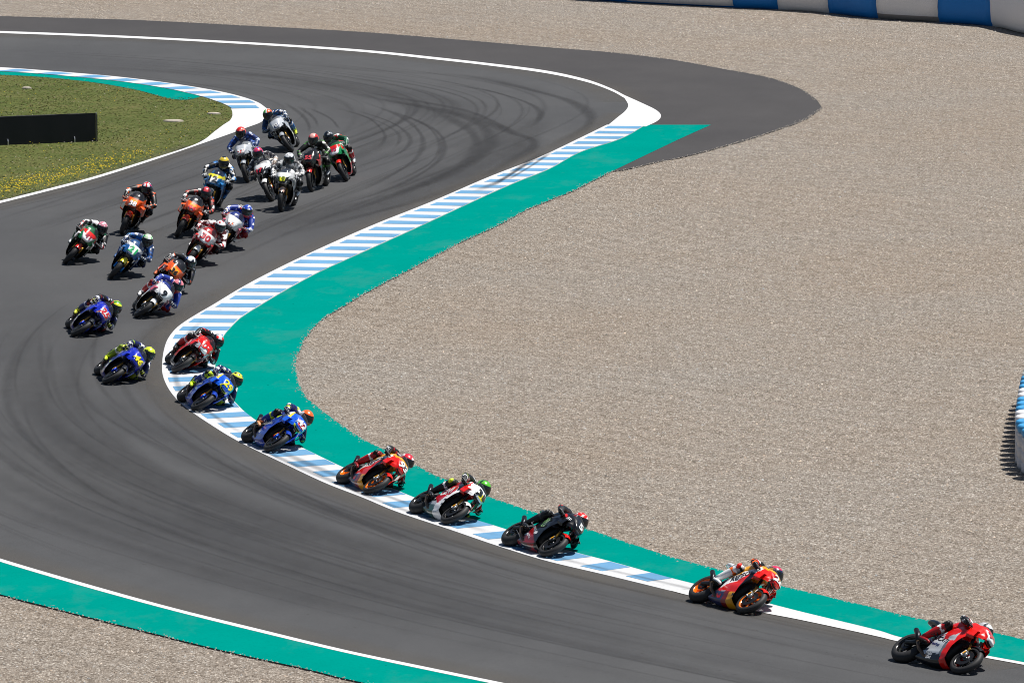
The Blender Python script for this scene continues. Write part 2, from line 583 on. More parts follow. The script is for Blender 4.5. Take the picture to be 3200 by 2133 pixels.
line_low_up = [(-13.32,139.32),(-11.16,135.4),(-9.32,132.19),(-7.57,129.39),(-5.91,126.88),(-4.31,124.7),(-2.77,122.65),(-1.28,120.92),(-0.4,119.91),(1.24,118.09)]
line_low_dn = [(-13.28,138.94),(-11.13,135.04),(-9.29,131.83),(-7.55,129.04),(-5.89,126.57),(-4.3,124.4),(-2.76,122.38),(-1.28,120.65),(-0.4,119.65),(1.23,117.84)]
C_llu, C_lld = catmull(line_low_up), catmull(line_low_dn)
tag(sheet('teal_strip', list(C_lld) + list(E_low), 0.028, M['green']), 'teal painted strip along the near edge of the track')
tag(band('white_line', C_llu, C_lld, 0.032, M['white']), 'white edge line of the track along the near teal strip')
tag(band('white_line', C_lfo, C_lfi, 0.032, M['white']), 'white edge line of the track along the far run-off')

# white painted apex at the far corner of the main kerb
apex_out = [(3.33,215.66),(3.78,213.52),(4.18,211.37),(4.27,209.85),(4.13,208.42),(3.79,207)]
apex_in = [(3.3,214.9),(3.37,213.4),(3.37,212.53),(3.26,211.18),(3.04,209.61),(2.69,207.12)]
tag(band('white_apron', catmull(apex_out), catmull(apex_in), 0.032, M['white'], n=60), 'solid white painted apron at the hairpin exit')

# infield grass
grass_out = [(-21.21,223.69),(-18.23,223.01),(-15.51,221.93),(-14.33,221.3),(-12.66,219.71),(-11.21,217.45),(-9.83,214.52),(-9.56,214.4),(-9.17,215.34),(-8.59,213.77),(-8.22,212.65),(-8.05,210.82),(-8.03,208.77),(-8.25,206.77),(-8.46,204.69),(-8.69,202.65)]
grass_low = [(-8.69,202.65),(-9.84,198.47),(-11.2,194.04),(-12.22,191.29),(-13.22,188.72),(-15.1,184.15),(-17.1,179.79)]
C_go = catmull(grass_out)
C_gl = catmull(grass_low)
g_outline = ragged(C_go, 0.03, 0.4) + ragged(C_gl, 0.05, 0.4)[1:]
tag(sheet('infield_ground', g_outline, 0.027, M['grass']), 'grassy infield ground inside the hairpin')
line_in_dn = [(-7.01,211.92),(-7.06,209.13),(-7.15,208.06),(-7.49,206.65),(-7.82,205.32),(-8.65,202.2),(-9.81,197.98),(-11.17,193.47),(-12.19,190.74),(-13.18,188.19),(-15.05,183.59),(-17.05,179.26)]
line_in_up = [(-8.23,212.9),(-8.05,210.82),(-8.03,208.77),(-8.18,207.41),(-8.34,205.84),(-8.69,202.65),(-9.84,198.49),(-11.2,194.04),(-12.22,191.29),(-13.22,188.72),(-15.1,184.15),(-17.1,179.79)]
tag(band('white_line', catmull(line_in_dn), catmull(line_in_up), 0.032, M['white'], n=220), 'white edge line widening into an apron around the infield grass')
strip_up = [(-21.28,224.37),(-18.29,223.76),(-15.59,223.14),(-14.63,222.47),(-13.3,221.39),(-11.78,219.93),(-10.33,217.9),(-9.17,215.53)]
strip_dn = [(-21.21,223.69),(-18.23,223.01),(-15.5,221.86),(-14.33,221.3),(-12.66,219.71),(-11.21,217.45),(-9.83,214.52),(-9.51,214.46),(-9.16,215.28)]
tag(sheet('teal_strip', list(catmull(strip_up)) + list(reversed(catmull(strip_dn)))[1:], 0.031, M['green']), 'thin teal painted strip between the far kerb and the infield grass')

# ------------------------------------------------------------------ kerbs
def kerb(label, A, B, period, first, border, stripes_until=1e9, z0=0.030, z1=0.046, skip=0):
    A = resample(catmull(A), period / 4.0)
    B = resample(catmull(B), 0.2)
    n = len(A)
    W, N = [], []
    for i, p in enumerate(A):
        t = (A[min(i + 1, n - 1)] - A[max(i - 1, 0)]).normalized()
        best = None
        for sg in (1, -1):
            nn = Vector((-t.y, t.x)) * sg
            for a, c in zip(B, B[1:]):
                e = c - a
                den = nn.x * e.y - nn.y * e.x
                if abs(den) < 1e-9:
                    continue
                q = a - p
                s = (q.x * e.y - q.y * e.x) / den
                u = (q.x * nn.y - q.y * nn.x) / den
                if 0 <= u <= 1 and 0 < s < 14 and (best is None or s < best[0]):
                    best = (s, nn)
        W.append(best[0] if best else None)
        N.append(best[1] if best else None)
    good = [i for i in range(n) if W[i] is not None]
    for i in range(n):
        if W[i] is None:
            j = min(good, key=lambda k: abs(k - i))
            W[i], N[i] = W[j], N[j]
    for _ in range(3):
        W = [W[0]] + [(W[i - 1] + 2 * W[i] + W[i + 1]) / 4 for i in range(1, n - 1)] + [W[-1]]
    def pt(i, d, dz=0.0):
        q = A[i] + N[i] * d
        return (q.x, q.y, z0 + (z1 - z0) * max(0, min(1, d / W[i])) + dz)
    vs, fs = [], []
    for i in range(n):
        a, c = pt(i, 0), pt(i, W[i])
        vs += [(a[0], a[1], 0.018), a, pt(i, border), c, (c[0], c[1], 0.018)]
    for i in range(n - 1):
        for k in range(4):
            fs.append((i * 5 + k, i * 5 + k + 1, i * 5 + k + 6, i * 5 + k + 5))
    mb = MB()
    mb.add(vs, fs)
    base = link('kerb', mb.mesh('kerb', weld=1e-5), M['kerb_white'])
    tag(base, label, kind='structure')
    i = first
    while i + 2 < n and i * period / 4.0 < stripes_until:
        over = -random.uniform(0.0, 0.03)
        jit = random.uniform(-0.05, 0.08)
        vs = []
        for k in (i, i + 1, i + 2):
            lo = min(border + jit, W[k] * 0.5)
            vs += [pt(k, lo, 0.004), pt(k, (lo + W[k]) / 2, 0.004), pt(k, W[k] + over, 0.004)]
        fs = []
        for r_ in (0, 3):
            for q in range(2):
                fs.append((r_ + q, r_ + q + 1, r_ + q + 4, r_ + q + 3))
        mb = MB()
        mb.add(vs, fs)
        link('blue_stripe', mb.mesh('blue_stripe', weld=1e-5), M['kerb_blue'], base)
        i += 4
    return base

kerb('long blue and white striped kerb along the teal strip and inside of the bend',
     [(2.69,207.47),(1.93,204.12),(0.7,198.9),(-0.59,194.35),(-2.14,188.33),(-3.46,183.59),(-4.7,178.64),(-5.59,174.79),(-6.3,171.33),(-6.88,168),(-7.16,166.47),(-7.4,165.03),(-7.55,163.84),(-7.65,162.08),(-7.65,160.15),(-7.59,158.13),(-7.52,156.69),(-7.39,155.22),(-7.21,153.77),(-7.01,152.54),(-6.67,150.95),(-6.1,148.72),(-5.63,147.03),(-5.13,145.49),(-4.53,143.75),(-3.6,141.11),(-2.87,139.37),(-2.18,137.62),(-1.13,135.45),(-0.47,134.04),(0.25,132.61),(0.69,131.83),(1.75,130.3),(2.83,128.67)],
     [(3.8,207.47),(3.02,203.66),(1.9,200.42),(0.98,196.02),(0.1,192.91),(-0.91,188.92),(-2.2,183.59),(-3.12,179.88),(-4.1,175.97),(-4.58,174.03),(-5.34,170.29),(-5.77,167.93),(-6.17,165.56),(-6.31,164.06),(-6.41,162.88),(-6.45,160.93),(-6.44,158.27),(-6.32,156.02),(-6.07,153.84),(-5.78,152.09),(-5.51,150.57),(-5.34,149.83),(-4.88,147.93),(-4.36,146.19),(-3.84,144.62),(-3.4,143.3),(-2.49,140.89),(-1.92,139.37),(-0.78,136.73),(-0.16,135.55),(0.97,133.1),(1.63,132.07),(2.23,131.01),(2.86,129.93)],
     1.38, 1, 0.13, stripes_until=94.5)
kerb('blue and white striped kerb around the grassy infield at upper left',
     [(-21.46,226.31),(-18.42,225.34),(-15.67,224.24),(-13.76,222.87),(-11.85,221.26),(-10.18,219.27),(-8.75,217.07),(-8.02,215.53),(-7.43,213.77),(-7.11,212.04)],
     [(-21.28,224.37),(-18.29,223.69),(-15.57,222.87),(-14.62,222.33),(-13.29,221.26),(-11.77,219.8),(-10.33,217.77),(-9.17,215.41),(-8.59,213.77),(-8.21,212.53)],
     1.55, 2, 0.15)
# plain white kerb tail leading past the last stripes
tag(band('white_kerb_tail', catmull([(2.83,128.67),(3.12,128.21),(4.3,126.5),(4.94,125.75),(6.29,123.97),(6.55,123.58),(7.87,122.07),(8.57,121.29),(9.95,119.67),(11.52,117.97)]),
     catmull([(2.86,129.93),(3.19,129.37),(4.25,127.76),(5.03,126.52),(6.32,124.57),(6.6,124.01),(7.94,122.24),(8.58,121.53),(9.97,119.91),(11.54,118.21)]), 0.033, M['white'], n=120), 'plain white strip where the striped kerb tapers out at lower right')

# ------------------------------------------------------------------ rubber marks
marks = [
 ([(-1.6,222.12),(-0.25,219.42),(0.8,216.78),(1.62,214.46),(2.11,211.69),(2.26,209.24),(2.05,206.36),(1.64,204.26),(0.98,201.29)], 0.60, 0.41),
 ([(-2.11,219.42),(-0.78,217.3),(0.17,214.72),(0.68,212.44),(0.83,210.46),(0.71,208.27),(0.46,206.6)], 0.30, 0.41),
 ([(-5.52,218.35),(-3.88,214.72),(-2.55,212.44),(-1.51,210.21),(-0.89,207.55),(-0.63,204.49),(-0.67,201.29),(-0.95,198.62),(-1.64,195.18),(-2.54,191.85),(-3.43,189.42),(-4.72,186.28)], 0.65, 0.37),
 ([(-3.08,213.19),(-1.52,211.2),(-0.74,208.27),(0.01,205.42),(0.55,203.56),(0.6,201.74),(0.25,199.5),(-0.7,194.75),(-2.06,189.82),(-3.81,185.51),(-5.91,181.02)], 0.60, 0.37),
 ([(-4.6,214.72),(-3.29,210.21),(-2.63,205.89),(-2.46,202.19),(-2.63,198.62),(-3.06,195.6),(-3.71,192.26),(-4.56,189.02)], 0.25, 0.37),
 ([(-3.83,212.19),(-2.5,207.79),(-2.02,204.95),(-1.87,201.74),(-2,198.19),(-2.49,194.75),(-3.45,190.62),(-4.74,187.05)], 0.26, 0.37),
 ([(-3.89,212.69),(-2.61,208.27),(-2.17,205.19),(-1.99,201.74),(-2.15,198.19),(-2.63,195.18),(-3.51,191.44)], 0.19, 0.30),
 ([(-5.11,212.19),(-4.19,209.72),(-3.68,206.36),(-3.54,204.02),(-3.69,201.29)], 0.18, 0.34),
 ([(-4.54,211.69),(-3.46,208.27),(-2.91,204.95),(-2.83,202.65),(-3.04,200.39),(-3.57,197.75)], 0.21, 0.34),
 ([(-4.73,211.2),(-3.76,208.27),(-3.22,205.42),(-3.13,203.1),(-3.29,200.84)], 0.16, 0.26),
 ([(-2.83,213.7),(-1.76,209.24),(-1.13,205.42),(-0.97,202.19),(-1.14,198.62),(-1.74,195.18),(-2.76,191.03),(-4.27,186.28),(-5.53,183.24)], 0.54, 0.37),
 ([(-4.44,216.78),(-2.83,214.21),(-1.26,211.2),(-0.24,206.83),(0.16,204.49)], 0.44, 0.34),
 ([(-6.64,213.7),(-6.03,210.21),(-5.75,207.31),(-5.7,205.42)], 0.21, 0.37),
 ([(-6.2,212.69),(-5.65,209.24),(-5.48,206.83)], 0.19, 0.34),
 ([(-5.88,212.19),(-5.19,209.24),(-4.87,206.36)], 0.19, 0.37),
 ([(-1,209.24),(-0.34,205.89),(-0.09,203.56),(-0.33,200.39),(-1.17,195.6),(-2.08,191.64),(-3.39,187.64),(-5.11,183.8),(-6.36,181.39)], 2.85, 0.20),
 ([(-9.32,221.03),(-6.61,219.42),(-4.43,216.26),(-2.29,211.69),(-1.24,206.83)], 2.40, 0.15),
 ([(-13.25,224.32),(-9.93,222.66),(-6.66,221.03),(-3.93,217.83),(-1.79,213.7)], 1.80, 0.10),
 ([(-7.91,226.57),(-6.24,225.16),(-4.03,223.21),(-1.33,221.57),(0.27,218.35),(1.31,214.72)], 1.20, 0.10),
 ([(0.47,210.21),(0.61,207.31),(0.55,204.49),(0.25,200.84),(-0.47,196.88)], 1.35, 0.17),
 ([(-9.03,147.77),(-7.97,144.99),(-6.8,141.79),(-5.5,139.23),(-3.85,136.03),(-1.74,132.06),(0.33,128.73)], 1.65, 0.15),
 ([(-10.59,160.34),(-10.08,154.57),(-9.5,150.07),(-8.64,146.09),(-7.17,141.27),(-5.43,137.24),(-3.41,133.66),(-0.76,129.39)], 2.25, 0.11),
 ([(-10.37,163.39),(-9.94,157.09),(-9.22,150.95),(-8.26,146.65),(-6.87,143.38)], 0.26, 0.13),
 ([(-10.56,163.39),(-10.13,157.09),(-9.49,151.25)], 0.21, 0.13),
 ([(-9.98,147.77),(-8.36,141.27),(-6.14,136.03),(-4.11,131.83),(-1.7,128.3),(1.37,124.35)], 2.40, 0.13),
 ([(-8.55,151.84),(-7.08,147.77),(-5.22,142.32),(-3.11,137.24),(-0.78,132.97)], 1.05, 0.14),
 ([(-9.54,138.73),(-7.58,134.37),(-5.55,130.93),(-3.26,127.45),(-0.73,124.55)], 1.35, 0.10),
 ([(-11.83,172.86),(-10.83,162.02),(-9.86,152.44),(-8.37,144.99),(-6.29,139.23),(-3.8,134.13),(-1.12,129.6),(1.74,125.78)], 3.40, 0.13),
 ([(-10.94,143.91),(-8.51,137.24),(-5.98,132.28),(-3.27,127.88),(-0.38,124.35)], 2.60, 0.12),
 ([(-8.84,157.09),(-8.29,151.84),(-7.19,146.65),(-5.62,142.32),(-3.51,137.73),(-0.78,133.66),(2.16,129.6)], 1.30, 0.13),
 ([(-16.11,226.57),(-11.62,224.32),(-7.76,222.12),(-4.47,218.35),(-1.78,212.19),(-0.74,205.89),(-1.42,197.75),(-3.43,189.82),(-5.98,183.24),(-8.35,177.09),(-10.12,170.68)], 3.20, 0.12),
 ([(-15.61,219.42),(-11.93,219.95),(-8.68,218.35),(-5.96,215.23),(-4.3,210.21),(-3.91,205.42),(-4.28,199.5),(-5.6,193.5),(-7.47,187.44)], 2.20, 0.10),
]
scuffs = [([(0.88,200.31),(0.28,196.76),(-0.3,193.32),(-0.98,190.59)], .35, .5), ([(1.12,200.53),(0.46,196.44),(-0.18,193.11)], .2, .5), ([(0.52,198.14),(0.05,195.18),(-0.53,191.9)], .25, .45),
 ([(-6.97,165.48),(-7.24,162.52),(-7.31,159.31),(-7.24,156.56),(-7,153.9),(-6.57,151.33)], .3, .3), ([(-5.4,146.55),(-4.63,144.38),(-3.52,141.39),(-2.29,138.3),(-1.11,135.86)], .25, .4), ([(-5.05,146.43),(-3.91,143.24),(-2.65,140.07),(-1.45,137.25),(-0.21,134.54)], .3, .35), ([(-7.01,155.22),(-6.62,152.48),(-6.05,149.76),(-5.43,147.51)], .25, .35),
 ([(-0.37,134.44),(0.98,131.97),(2.14,130.3),(3.27,128.67),(4.37,126.95)], .25, .3)]
n_track = len(marks)
marks += scuffs
for k, (pts, w, alpha) in enumerate(marks):
    c = resample(catmull([Vector(p) for p in pts]), 0.5)
    n = len(c)
    vs, fs, cs = [], [], []
    cross = (-1.0, -0.62, -0.25, 0.25, 0.62, 1.0)
    for i, p in enumerate(c):
        t = (c[min(i + 1, n - 1)] - c[max(i - 1, 0)]).normalized()
        nn = Vector((-t.y, t.x))
        for q in cross:
            vs.append((*(p + nn * (w * 0.5 * q * (0.8 + 0.2 * math.sin(i * 0.37 + k)))), (0.0244 + 0.00006 * k) if k < n_track else 0.052))
    mb = MB()
    cols = []
    for i in range(n - 1):
        for q in range(5):
            f = (i * 6 + q, i * 6 + q + 1, i * 6 + q + 7, i * 6 + q + 6)
            fs.append(f)
            for vi in f:
                row, lane = divmod(vi, 6)
                e = min(1.0, min(row, n - 1 - row) / max(2.0, n * 0.18))
                a_ = alpha * e * (0.0, 0.5, 1.0, 1.0, 0.5, 0.0)[lane]
                cols += [a_, a_, a_, 1.0]
    me = bpy.data.meshes.new('rubber_mark')
    me.from_pydata(vs, [], fs)
    at = me.color_attributes.new('Col', 'FLOAT_COLOR', 'CORNER')
    at.data.foreach_set('color', cols)
    o = link('rubber_mark', me, M['skid'])
    o['kind'] = 'structure'
    o['label'] = 'dark curved tyre rubber mark laid on the asphalt'

# countless faint tyre streaks that follow the bends
guides = [([(-4.7,178.64),(-6.3,171.33),(-7.39,164.95),(-7.59,158.13),(-7.01,152.54),(-5.12,145.43),(-2.18,137.56),(0.69,131.73),(4.94,125.66),(8.56,121.2),(10.86,118.6)],
           [(-13.94,176.31),(-14.91,163.62),(-14.68,153.9),(-13.7,145.25),(-11.75,137.51),(-9.33,132.36),(-5.92,127.04),(-2.77,122.78),(1.24,118.17),(5.61,113.23),(8.75,109.76)], 64),
          ([(-17.05,224.92),(-11.85,221.26),(-8.75,217.07),(-7.43,213.77),(-7.07,211.55),(-7.48,206.54),(-8.64,202.09),(-11.17,193.42),(-14.12,185.74)],
           [(-17.88,236.06),(-9.33,232.33),(-2.37,226.59),(2.18,219.54),(3.34,212.65),(0.7,198.68),(-2.14,188.14),(-4.69,178.47),(-6.87,167.93)], 64)]
vs, fs, cols = [], [], []
rs = random.Random(21)
for ga, gb, cnt_ in guides:
    A, B = nsample(catmull([Vector(p) for p in ga]), 150), nsample(catmull([Vector(p) for p in gb]), 150)
    k_ = min(len(A), len(B))
    for s_ in range(cnt_):
        t0 = min(0.95, max(0.04, rs.gauss(0.40, 0.24)))
        drift = rs.uniform(-.16, .16)
        i0 = rs.randrange(0, k_ - 45)
        i1 = min(k_ - 1, i0 + rs.randrange(35, 95))
        w = rs.choice((.10, .14, .18, .25, .45, .8)) * 0.5
        al = rs.uniform(.10, .26) * (0.55 if w > .2 else 1.0)
        line = [A[i].lerp(B[i], min(.97, max(.03, t0 + drift * (i - i0) / (i1 - i0)))) for i in range(i0, i1 + 1)]
        n = len(line)
        o0 = len(vs)
        zz = 0.02435 + 0.00001 * (s_ % 8)
        for i, p in enumerate(line):
            t = (line[min(i + 1, n - 1)] - line[max(i - 1, 0)]).normalized()
            nn = Vector((-t.y, t.x))
            for q in (-1, 0, 1):
                vs.append((*(p + nn * (w * q)), zz))
        for i in range(n - 1):
            for q in range(2):
                fc = (o0 + i * 3 + q, o0 + i * 3 + q + 1, o0 + i * 3 + q + 4, o0 + i * 3 + q + 3)
                fs.append(fc)
                for vi in fc:
                    row, lane = divmod(vi - o0, 3)
                    e = min(1.0, min(row, n - 1 - row) / (n * 0.25))
                    a_ = al * e * (1.0 if lane == 1 else 0.0)
                    cols += [a_, a_, a_, 1.0]
me = bpy.data.meshes.new('tyre_streaks')
me.from_pydata(vs, [], fs)
at = me.color_attributes.new('Col', 'FLOAT_COLOR', 'CORNER')
at.data.foreach_set('color', cols)
tag(link('tyre_streaks', me, M['skid']), 'faint dark tyre streaks following the bends on the asphalt', kind='stuff')

m, nt, b = new_mat('edge_dust')
b.inputs['Base Color'].default_value = (0.135, 0.125, 0.112, 1)
b.inputs['Roughness'].default_value = 0.95
b.inputs['Specular IOR Level'].default_value = 0.1
a = nt.nodes.new('ShaderNodeAttribute')
a.attribute_name = 'Col'
br = ramp(nt, [(0.25, (0.3,) * 3), (0.7, (1,) * 3)], noise(nt, coords(nt, (1, 0.4, 1)), 1.2, 6.0, 0.7))
nt.links.new(mix(nt, 1.0, a.outputs['Color'], br.outputs[0], 'MULTIPLY'), b.inputs['Alpha'])
M['dust'] = m
dusty = [([(3.31,210.7),(2.77,207.71),(1.93,203.89),(0.7,198.68),(-0.59,194.14),(-2.14,188.14),(-3.45,183.41),(-4.69,178.47),(-5.58,174.62),(-6.29,171.25),(-6.87,167.93),(-7.39,164.95),(-7.65,162.08),(-7.59,158.13),(-7.39,155.22),(-7.01,152.54),(-6.1,148.72),(-5.12,145.43),(-3.6,141.06),(-2.18,137.56),(-0.47,133.94),(0.69,131.73),(2.83,128.58),(4.94,125.66),(6.55,123.5),(8.56,121.2)], .75, .45),
         ([(-12.16,137.51),(-9.33,132.36),(-5.92,127.04),(-2.77,122.78),(-0.4,120.03),(1.24,118.17)], .8, .42),
         ([(-20.7,236.22),(-11.54,233.21),(-5.01,229.14),(-2.37,226.45),(0.96,222.2),(2.18,219.54),(2.94,216.68),(3.31,213.9)], 1.0, .35),
         ([(-8.64,201.97),(-9.8,197.71),(-11.16,193.22),(-12.17,190.5),(-13.16,187.94),(-15.04,183.41)], .7, .4)]
for k, (pts, w, alpha) in enumerate(dusty):
    c = resample(catmull([Vector(p) for p in pts]), 0.8)
    n = len(c)
    vs, fs, cols = [], [], []
    for i, p in enumerate(c):
        t = (c[min(i + 1, n - 1)] - c[max(i - 1, 0)]).normalized()
        nn = Vector((-t.y, t.x))
        for q in (-1.0, -.3, .3, 1.0):
            vs.append((*(p + nn * (w * q)), 0.0270 + 0.0001 * k))
    for i in range(n - 1):
        for q in range(3):
            fc = (i * 4 + q, i * 4 + q + 1, i * 4 + q + 5, i * 4 + q + 4)
            fs.append(fc)
            for vi in fc:
                a_ = alpha * (0.0, 1.0, 1.0, 0.0)[vi % 4]
                cols += [a_, a_, a_, 1.0]
    me = bpy.data.meshes.new('edge_dust')
    me.from_pydata(vs, [], fs)
    at = me.color_attributes.new('Col', 'FLOAT_COLOR', 'CORNER')
    at.data.foreach_set('color', cols)
    o = link('edge_dust', me, M['dust'])
    o['kind'] = 'structure'
    o['label'] = 'pale dust lying on the asphalt along a track edge'

# ------------------------------------------------------------------ grass and flowers
def inside(poly, x, y):
    c = False
    j = len(poly) - 1
    for i in range(len(poly)):
        xi, yi = poly[i][0], poly[i][1]
        xj, yj = poly[j][0], poly[j][1]
        if (yi > y) != (yj > y) and x < (xj - xi) * (y - yi) / (yj - yi) + xi:
            c = not c
        j = i
    return c

gx = [p.x for p in g_outline]
gy = [p.y for p in g_outline]
coarse = [tuple(p) for p in resample(list(C_go) + list(C_gl)[1:], 1.5)]
rng = random.Random(3)
from mathutils import noise as mnoise
blades, flowers = MB(), MB()
cnt = 0
x_lo = -17.5
while cnt < 40000:
    x = rng.uniform(x_lo, max(gx))
    y = rng.uniform(min(gy), max(gy))
    if not inside(coarse, x, y):
        continue
    cnt += 1
    patch = mnoise.noise(Vector((x * 0.35, y * 0.12, 0.0)))
    h = 0.008 + 0.012 * rng.random() + 0.012 * max(0, patch)
    a = rng.uniform(0, math.pi)
    w = 0.014 + 0.018 * rng.random()
    dx, dy = math.cos(a) * w, math.sin(a) * w
    lx, ly = rng.uniform(-.07, .07), rng.uniform(-.07, .07)
    t = rng.random()
    if t < 0.62:
        c = (0.056 + 0.034 * rng.random(), 0.078 + 0.034 * rng.random(), 0.019 + 0.012 * rng.random())
    elif t < 0.9:
        c = (0.10 + 0.05 * rng.random(), 0.10 + 0.04 * rng.random(), 0.04 + 0.02 * rng.random())
    else:
        c = (0.20, 0.17, 0.10)
    blades.add([(x - dx, y - dy, 0.026), (x + dx, y + dy, 0.026), (x + lx, y + ly, 0.026 + h)], [(0, 1, 2)], c)
tag(link('infield_grass', blades.mesh('infield_grass'), M['blade']), 'short dry green grass blades covering the infield', kind='stuff')

def flower(x, y, c, s):
    z = 0.06 + rng.random() * 0.05
    flowers.add([(x - s, y, z), (x, y - s, z), (x + s, y, z), (x, y + s, z), (x, y, z + s * 0.7)],
                [(0, 1, 4), (1, 2, 4), (2, 3, 4), (3, 0, 4)], c)
band_line = [(-13.98,189.9),(-13.4,191.39),(-12.8,192.71),(-12.09,194.14),(-11.39,196.02),(-10.78,197.71),(-10.06,199.88)]
for k in range(1100):
    t = rng.random() ** 1.4 * (len(band_line) - 1.001)
    i = int(t)
    p = Vector(band_line[i]).lerp(Vector(band_line[i + 1]), t - i)
    x, y = p.x + rng.gauss(0, 0.35), p.y + rng.gauss(0, 0.75)
    if inside(coarse, x, y):
        flower(x, y, (0.62, 0.40 + 0.1 * rng.random(), 0.02), rng.uniform(0.011, 0.024))
k = 0
while k < 1300:
    x = rng.uniform(x_lo, max(gx))
    y = rng.uniform(min(gy), max(gy))
    if not inside(coarse, x, y):
        continue
    k += 1
    if mnoise.noise(Vector((x * 0.5, y * 0.2, 5.0))) + rng.uniform(-.5, .5) > 0.05:
        c = (0.60, 0.45, 0.03) if rng.random() < 0.6 else (0.42, 0.38, 0.36)
        flower(x, y, c, rng.uniform(0.010, 0.021))
tag(link('infield_flowers', flowers.mesh('infield_flowers'), M['blade']), 'scattered small yellow and white wild flowers in the infield grass', kind='stuff')

spill = MB()
def pebble(x, y, z, s, c):
    a_ = rng.uniform(0, 6.28)
    ca, sa = math.cos(a_) * s, math.sin(a_) * s
    k = rng.uniform(.6, .95)
    spill.add([(x + ca, y + sa, z), (x - sa * k, y + ca * k, z), (x - ca, y - sa, z), (x + sa * k, y - ca * k, z), (x, y, z + s * .8)],
              [(0, 1, 4), (1, 2, 4), (2, 3, 4), (3, 0, 4)], c)
for edge_, cnt_, zz in ((E_green, 2600, 0.028), (E_low, 450, 0.028), (C_far, 1200, 0.024), (C_tip, 600, 0.024)):
    pe = resample(edge_, 0.5)
    for _ in range(cnt_):
        i = rng.randrange(len(pe) - 1)
        p = pe[i].lerp(pe[i + 1], rng.random())
        t_ = (pe[i + 1] - pe[i]).normalized()
        nn = Vector((-t_.y, t_.x))
        off = rng.expovariate(1 / 0.035) * rng.choice((-1, 1))
        q = p + nn * off
        g = rng.uniform(.20, .5)
        pebble(q.x, q.y, zz if rng.random() < .8 else 0.01, rng.uniform(.010, .026), (g, g * .90, g * .79))
tag(link('loose_gravel', spill.mesh('loose_gravel'), M['blade']), 'loose gravel stones spilt along the edges of the asphalt and teal paint', kind='stuff')

# a few bare pale stones in the grass
for k, (p, w, lab) in enumerate([((-9.64,208.35), 0.3, 'flat pale stone lying in the infield grass, the larger one'), ((-8.58,210.33), 0.2, 'small pale stone in the infield grass nearest the hairpin apron'),
                            ((-14.44,217.71), 0.15, 'small pale stone in the grass just below the far kerb')]):
    st = MB()
    rr = []
    for z, s in ((0.02, 1.0), (0.06, 0.92), (0.085, 0.55)):
        rr.append([(math.cos(a_) * w * s * (1 + 0.15 * math.sin(3 * a_ + k)), math.sin(a_) * w * 0.45 * s, z) for a_ in [2 * math.pi * q / 12 for q in range(12)]])
    st.rings(rr, (0.45, 0.40, 0.34))
    o = link('stone', st.mesh('stone'), M['plain'], smooth=False)
    o.location = (p[0], p[1], 0.0)
    tag(o, lab, 'stone', 'pale stones in the infield')

# ------------------------------------------------------------------ black banner board on the grass
p_r, p_l = Vector((-11.56,203.08)), Vector((-17.63,200.74))
d = (p_l - p_r)
ang = math.atan2(d.y, d.x)
root = empty('banner_board', Matrix.Translation((p_r.x, p_r.y, 0.027)) @ Matrix.Rotation(ang, 4, 'Z'))
tag(root, 'long low black advertising board standing on the infield grass', 'banner')
bl = (0.016, 0.018, 0.027)
ln = d.length
HB = 0.79
mb = MB()
seg = 26
vs, fs = [], []
for i in range(seg + 1):
    x = ln * i / seg
    for (zz, th) in ((0.0, 0.0), (HB, 0.0)):
        wob = 0.003 * math.sin(i * 1.7)
        vs.append((x, wob + 0.02, zz + rng.uniform(-.006, .006)))
        vs.append((x, wob - 0.03, zz + 0.0))
for i in range(seg):
    a = i * 4
    fs += [(a, a + 4, a + 6, a + 2), (a + 1, a + 3, a + 7, a + 5), (a + 2, a + 6, a + 7, a + 3), (a, a + 1, a + 5, a + 4)]
fs += [(0, 2, 3, 1), (seg * 4, seg * 4 + 1, seg * 4 + 3, seg * 4 + 2)]
mb.add(vs, fs, bl)
link('panel', mb.mesh('panel'), M['vinyl'], root)
mb = MB(); mb.tube([(0.5, -0.002, HB - .015), (ln, -0.002, HB - .015)], 0.022, 8, (0.02, 0.022, 0.03)); link('top_rail', mb.mesh('top_rail'), M['plain'], root)
mb = MB(); mb.box((-0.025, 0, HB / 2), (0.03, 0.07, HB + 0.01), (0.5, 0.5, 0.5)); link('end_post', mb.mesh('end_post'), M['metal'], root)
mb = MB()
mb.add([(-0.05, 0.04, 0), (-0.05, -0.55, 0), (-0.05, 0.04, HB * .95), (-0.02, 0.04, 0), (-0.02, -0.55, 0), (-0.02, 0.04, HB * .95)],
       [(0, 1, 2), (3, 5, 4), (0, 3, 4, 1), (1, 4, 5, 2), (0, 2, 5, 3)], bl)
link('end_brace', mb.mesh('end_brace'), M['vinyl'], root)
for x in (0.62, 2.55, 4.4):
    mb = MB()
    mb.tube([(x, 0.06, -0.02), (x, 0.06, 0.10), (x, 0.03, 0.16)], 0.016, 8, (0.7, 0.7, 0.72))
    link('peg', mb.mesh('peg'), M['metal'], root)

